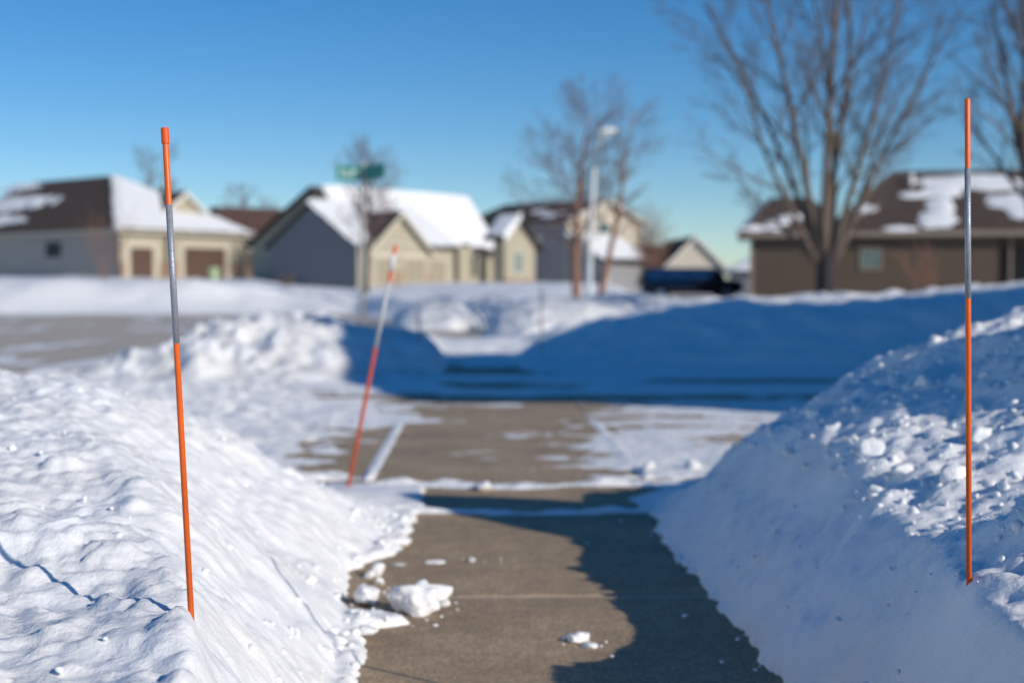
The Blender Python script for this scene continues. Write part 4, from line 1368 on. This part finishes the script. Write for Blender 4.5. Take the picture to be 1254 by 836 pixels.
b2 = P(1272, 372, 32)
cfgB = dict(cfgA); cfgB['kids'] = (8, 6, 5, 2)
st2 = []
for (px, py), dy, r in (((1185, 10), .2, .09), ((1215, -60), -.4, .11), ((1250, -90), .4, .10), ((1300, -60), 0, .09), ((1170, 130), .5, .06)):
    p = P(px, py, 32) - b2; a0 = P(1262, 250, 32) - b2
    d = Vector((p.x - a0.x, dy, p.z - a0.z))
    st2.append((Vector((a0.x, 0, a0.z)), d, d.length, r))
cfgB['from'] = (.15, .2, .15, .15)
root = tree('bare_tree', b2, st2, cfgB, 4, 23, 'bare tree leaning in at the right edge of the picture', BARK_TAN, BARK_TWIG)
tb = MB(); tb.tube([(0, 0, -.4), (0, 0, 0), (-.03, 0, 1.2), (a0.x, 0, a0.z + .15)], [.26, .2, .16, .13], 10); tb.build('trunk_base', BARK_TAN, root, smooth=True)

# pair behind the lamp
cfgC = dict(segs=(9, 6, 5, 4), wig=.05, up=.20, kids=(28, 9, 7), spread=(.9, .65, .65), len=(.42, .45, .5), rk=.42, rmin=.008, trunk_lvl=0, taper=.12)
cfgC['from'] = (.28, .15, .15)
b = P(707, 374, 45)
p = P(688, 140, 45) - b
tree('bare_tree', b, [((0, 0, -.3), p, p.length + .3, .16)], cfgC, 3, 31, 'red brown bare tree with a rounded crown just left of the street lamp', BARK_RED, TWIG_RED)
b = P(728, 374, 46)
p = P(797, 138, 46) - b
cfgD = dict(cfgC); cfgD['kids'] = (20, 8, 5); cfgD['len'] = (.27, .42, .5); cfgD['from'] = (.35, .15, .15)
tree('bare_tree', b, [((0, 0, -.3), p, p.length + .3, .13)], cfgD, 3, 37, 'slender bare tree leaning to the right beside the street lamp', BARK_RED, TWIG_RED)
# tree behind the sign
b = P(449, 352, 72); p = P(452, 200, 72) - b
cfgE = dict(cfgC); cfgE['kids'] = (26, 9, 6); cfgE['len'] = (.42, .42, .5); cfgE['rmin'] = .012; cfgE['from'] = (.35, .15, .15); cfgE['up'] = .5
tree('bare_tree', b, [((0, 0, -.3), p, p.length + .3, .15)], cfgE, 3, 41, 'small bare tree directly behind the green street sign', BARK_GREY, TWIG_RED)
for px, py, top, Y, sd, lb in ((176, 330, 196, 140, 51, 'bare tree rising behind the ridge of the brown hip roof'), (300, 330, 236, 165, 53, 'far bare tree between the left house and the slate gable'),
                               (318, 330, 250, 160, 55, 'low far bare tree just left of the slate gable'), (1182, 300, 150, 110, 57, 'far bare tree behind the brown house roof')):
    if px > 1000: continue
    b = P(px, py, Y); p = P(px + 2, top, Y) - b
    cf = dict(cfgC); cf['rmin'] = .03; cf['kids'] = (22, 7, 4); cf['len'] = (.36, .42, .5)
    tree('bare_tree', b, [((0, 0, -.5), p, p.length + .5, .22)], cf, 3, sd, lb, BARK_GREY, TWIG_RED)


def shrub(px, py, Y, h, w, n, seed, label, m=TWIG_RED, r=.012):
    rng = random.Random(seed)
    b = P(px, py, Y)
    root = thing('bare_shrub', b, 0, label, 'shrub')
    mb = MB(); mt = MB()
    cf = dict(segs=(5, 4, 3), wig=.07, up=.3, kids=(7, 5), spread=(.5, .6), len=(.45, .5), rk=.6, rmin=r * .5, trunk_lvl=0, taper=.35)
    cf['from'] = (.2, .2)
    for i in range(n):
        a = rng.uniform(0, 6.28); s = rng.uniform(.05, .6) * w / h
        d = Vector((math.cos(a) * s, math.sin(a) * s, 1))
        grow(rng, mt, mb, Vector((math.cos(a) * .08, math.sin(a) * .08, -.2)), d.normalized(), h * rng.uniform(.75, 1.1), r * 1.6, 0, 2, cf)
    mt.build('stems', m, root, smooth=True); mb.build('crown', m, root, smooth=True)


shrub(1135, 366, 56, 2.0, 1.8, 7, 61, 'bare upright shrub against the brown house wall', BARK_RED, .018)
shrub(797, 352, 88, 4.2, 2.2, 16, 63, 'tall red brown thicket left of the pale gable', BARK_RED, .02)
shrub(128, 345, 92, 4.0, 3.0, 6, 65, 'red brown bare shrub at the corner of the left house', BARK_RED, .018)
shrub(350, 350, 84, .9, 1.4, 14, 67, 'low brown shrub poking out of snow before the slate gable', BARK_TAN, .014)
shrub(668, 392, 40, .7, .9, 16, 69, 'low tan dry shrub in the snow left of the street lamp', BARK_TAN, .008)
shrub(314, 345, 112, 3.6, 3.0, 16, 71, 'dark bare shrub between the left house and slate gable', BARK_GREY, .03)


# ---------------------------------------------------------------- street lamp, sign, car
def street_lamp():
    b = P(720, 375, 41)
    root = thing('street_lamp', b, 0, 'tall pale street lamp post with a small arm and lamp head', 'street lamp')
    top = P(728, 205, 41) - b; mid = P(722.5, 306, 41) - b
    mb = MB(); mb.tube([(0, 0, -.3), (0, 0, .0), mid, mid + Vector((0, 0, .02)), top], [.11, .105, .09, .065, .05], 14)
    mb.build('pole', POLE_LIGHT, root, smooth=False)
    bb = MB(); bb.tube([(0, 0, -.05), (0, 0, .1), (0, 0, .12)], [.2, .2, .13], 14); bb.build('base_collar', POLE_LIGHT, root)
    c = P(718.5, 304, 41) - b
    cb = MB(); cb.box(c.x - .13, c.x + .07, -.17, -.09, c.z - .22, c.z + .22); cb.build('control_box', STEEL, root, bevel=.015)
    h = P(740, 161, 41) - b
    ab = MB(); ab.tube([top, top.lerp(h, .5) + Vector((-.05, 0, .1)), h], [.05, .045, .04], 10); ab.build('arm', STEEL, root, smooth=True)
    hb = MB(); hb.tube([h + Vector((-.18, 0, -.02)), h + Vector((-.12, 0, 0)), h + Vector((.1, 0, .03)), h + Vector((.3, 0, .03)), h + Vector((.36, 0, .02))], [.04, .065, .08, .065, .03], 12)
    lh = hb.build('lamp_head', POLE_LIGHT, root, smooth=True)
    lb = MB(); lb.tube([h + Vector((.08, 0, -.10)), h + Vector((.08, 0, -.16))], [.11, .07], 12); lb.build('lens', LAMPGLASS, lh, smooth=True)


street_lamp()


def street_sign():
    Y = 20.0
    b = P(443, 432, Y)
    root = thing('street_sign', b, 0, 'green street name sign with two blades on a thin grey post', 'street sign')
    top = P(444.5, 206, Y) - b
    mb = MB(); mb.tube([(0, 0, -.4), top], [.03, .026], 10); mb.build('post', STEEL, root, smooth=True)
    h = .20
    z0 = top.z - h + .03

    def blade(ang, x0, x1, zz, nm, glyphs):
        bl = bpy.data.objects.new
        d = Vector((math.cos(ang), math.sin(ang), 0)); n = Vector((-d.y, d.x, 0))
        mb = MB()
        mb.prism([d * x0 - n * .006 + Vector((0, 0, zz)), d * x1 - n * .006 + Vector((0, 0, zz)), d * x1 - n * .006 + Vector((0, 0, zz + h)), d * x0 - n * .006 + Vector((0, 0, zz + h))], n * .012)
        o = mb.build('name_blade', SIGN_GREEN, root)
        o.location = (top.x, 0, 0)
        if glyphs:
            gb = MB(); rng = random.Random(9)
            x = x0 + .06
            while x < x1 - .08:
                w = rng.uniform(.03, .05); hh = .13 if rng.random() < .5 else .095
                for bx in ((x, x + .02, zz + .04, zz + .04 + hh), (x + .02, x + w, zz + .05 + hh * .45, zz + .05 + hh * .6)):
                    q = [d * bx[0] - n * .0085 + Vector((0, 0, bx[2])), d * bx[1] - n * .0085 + Vector((0, 0, bx[2])), d * bx[1] - n * .0085 + Vector((0, 0, bx[3])), d * bx[0] - n * .0085 + Vector((0, 0, bx[3]))]
                    gb.prism(q, n * .002)
                x += w + .022
            gb.build('lettering', SIGN_WHITE, o)
    blade(R(4), -.37, .14, z0, 'a', True)
    blade(R(-60), .05, .68, z0 - .01, 'b', False)
    cb = MB(); cb.tube([(top.x, 0, top.z + .03), (top.x, 0, top.z + .07)], [.035, .03], 8); cb.build('cap', STEEL, root)


street_sign()


def car():
    Y = 68
    sc = Y / FPX
    b = P(848, 368, Y)
    root = thing('parked_car', b, 0, 'dark blue parked sport utility car half hidden behind snow', 'car')
    L = 127 * sc
    h = P(848, 328, Y).z - b.z
    prof = [(-.5, .28), (-.495, .55), (-.49, .62), (-.47, .95), (-.43, 1.0), (.20, 1.0), (.245, .97), (.315, .68), (.33, .66), (.47, .61), (.495, .55), (.5, .28), (.42, .2), (-.44, .2)]
    prof = [(x * L, z * h) for x, z in prof]
    W = 1.85
    rings = []
    mb = MB()
    ys = [0, .12, .5, W - .5, W - .12, W]
    vs = []
    for i, y in enumerate(ys):
        ins = .08 if i in (0, len(ys) - 1) else 0
        for x, z in prof:
            k = 1 - (ins if z < .64 * h else ins * 2.0) * .25
            zz = z if not (ins and z > .64 * h) else z - .03
            tum = 0.14 * max(0, (z / h - .62) / .38)
            yy = y + (tum if y < W / 2 else -tum)
            vs.append((x * k, yy, zz))
    n = len(prof); fs = []
    for i in range(len(ys) - 1):
        for j in range(n):
            fs.append((i * n + j, i * n + (j + 1) % n, (i + 1) * n + (j + 1) % n, (i + 1) * n + j))
    fs.append(tuple(range(n))); fs.append(tuple((len(ys) - 1) * n + j for j in range(n)))
    mb.add(vs, fs)
    mb.build('body', CARPAINT, root, smooth=False)
    for x0, x1, s0, s1 in ((-.445, -.27, .012, 0), (-.255, -.06, 0, 0), (-.045, .16, 0, -.06)):
        wb = MB()
        ztop, zb = .93 * h, .66 * h
        yt = .14 * ((.93 - .62) / .38) - .012; yb_ = .14 * ((.66 - .62) / .38) - .012
        wb.prism([(x0 * L, yb_ , zb), ((x1 - s1) * L, yb_, zb), (x1 * L, yt, ztop), ((x0 + s0) * L, yt, ztop)], (0, .03, 0))
        wb.build('side_window', CARGLASS, root)
    ws = MB(); ws.add([(.25 * L, .2, .96 * h), (.32 * L, .12, .69 * h), (.32 * L, W - .12, .69 * h), (.25 * L, W - .2, .96 * h)], [(0, 1, 2, 3)]); 
    ws.prism([(.253 * L, .2, .955 * h), (.322 * L, .2, .685 * h), (.332 * L, .2, .685 * h), (.263 * L, .2, .955 * h)], (0, W - .4, 0))
    ws.build('windscreen', CARGLASS, root)
    for x in (-.31, .33):
        for y in (0.06, W - .06):
            t = MB(); sg = -1 if y < 1 else 1
            t.tube([(x * L, y - .1, .36), (x * L, y + .1, .36)], [.36, .36], 20); w = t.build('wheel', TYRE, root)
            r_ = MB(); r_.tube([(x * L, y + sg * .085, .36), (x * L, y + sg * .112, .36)], [.22, .2], 16); r_.build('rim', RIM, w)
    for y in (.25, W - .25):
        hl = MB(); hl.box(.478 * L, .5 * L, y - .18, y + .18, .48 * h, .56 * h); hl.build('headlight', LAMPGLASS, root)
        tl = MB(); tl.box(-.503 * L, -.485 * L, y - .12, y + .12, .52 * h, .68 * h); tl.build('tail_light', mat('red_lens', (.3, .01, .01), .2), root)
    mr = MB(); mr.box(.17 * L, .2 * L, -.16, .05, .66 * h, .73 * h); mr.build('wing_mirror', CARPAINT, root)
    hd = MB(); hd.box(-.1 * L, -.06 * L, -.03, .02, .58 * h, .60 * h); hd.build('door_handle', STEEL, root)


car()
# small green garden bin in front of the garage of the left house
c = P(262, 342, 98)
root = thing('garden_bin', c, 0, 'small green bin standing in snow before the brown garage door', 'bin')
mb = MB(); mb.tube([(0, 0, -.2), (0, 0, .7)], [.3, .38], 12); mb.build('bin_body', GREENPLASTIC, root)
mb = MB(); mb.tube([(0, 0, .7), (0, 0, .76), (0, 0, .82)], [.42, .42, .2], 12); mb.build('lid', GREENPLASTIC, root)
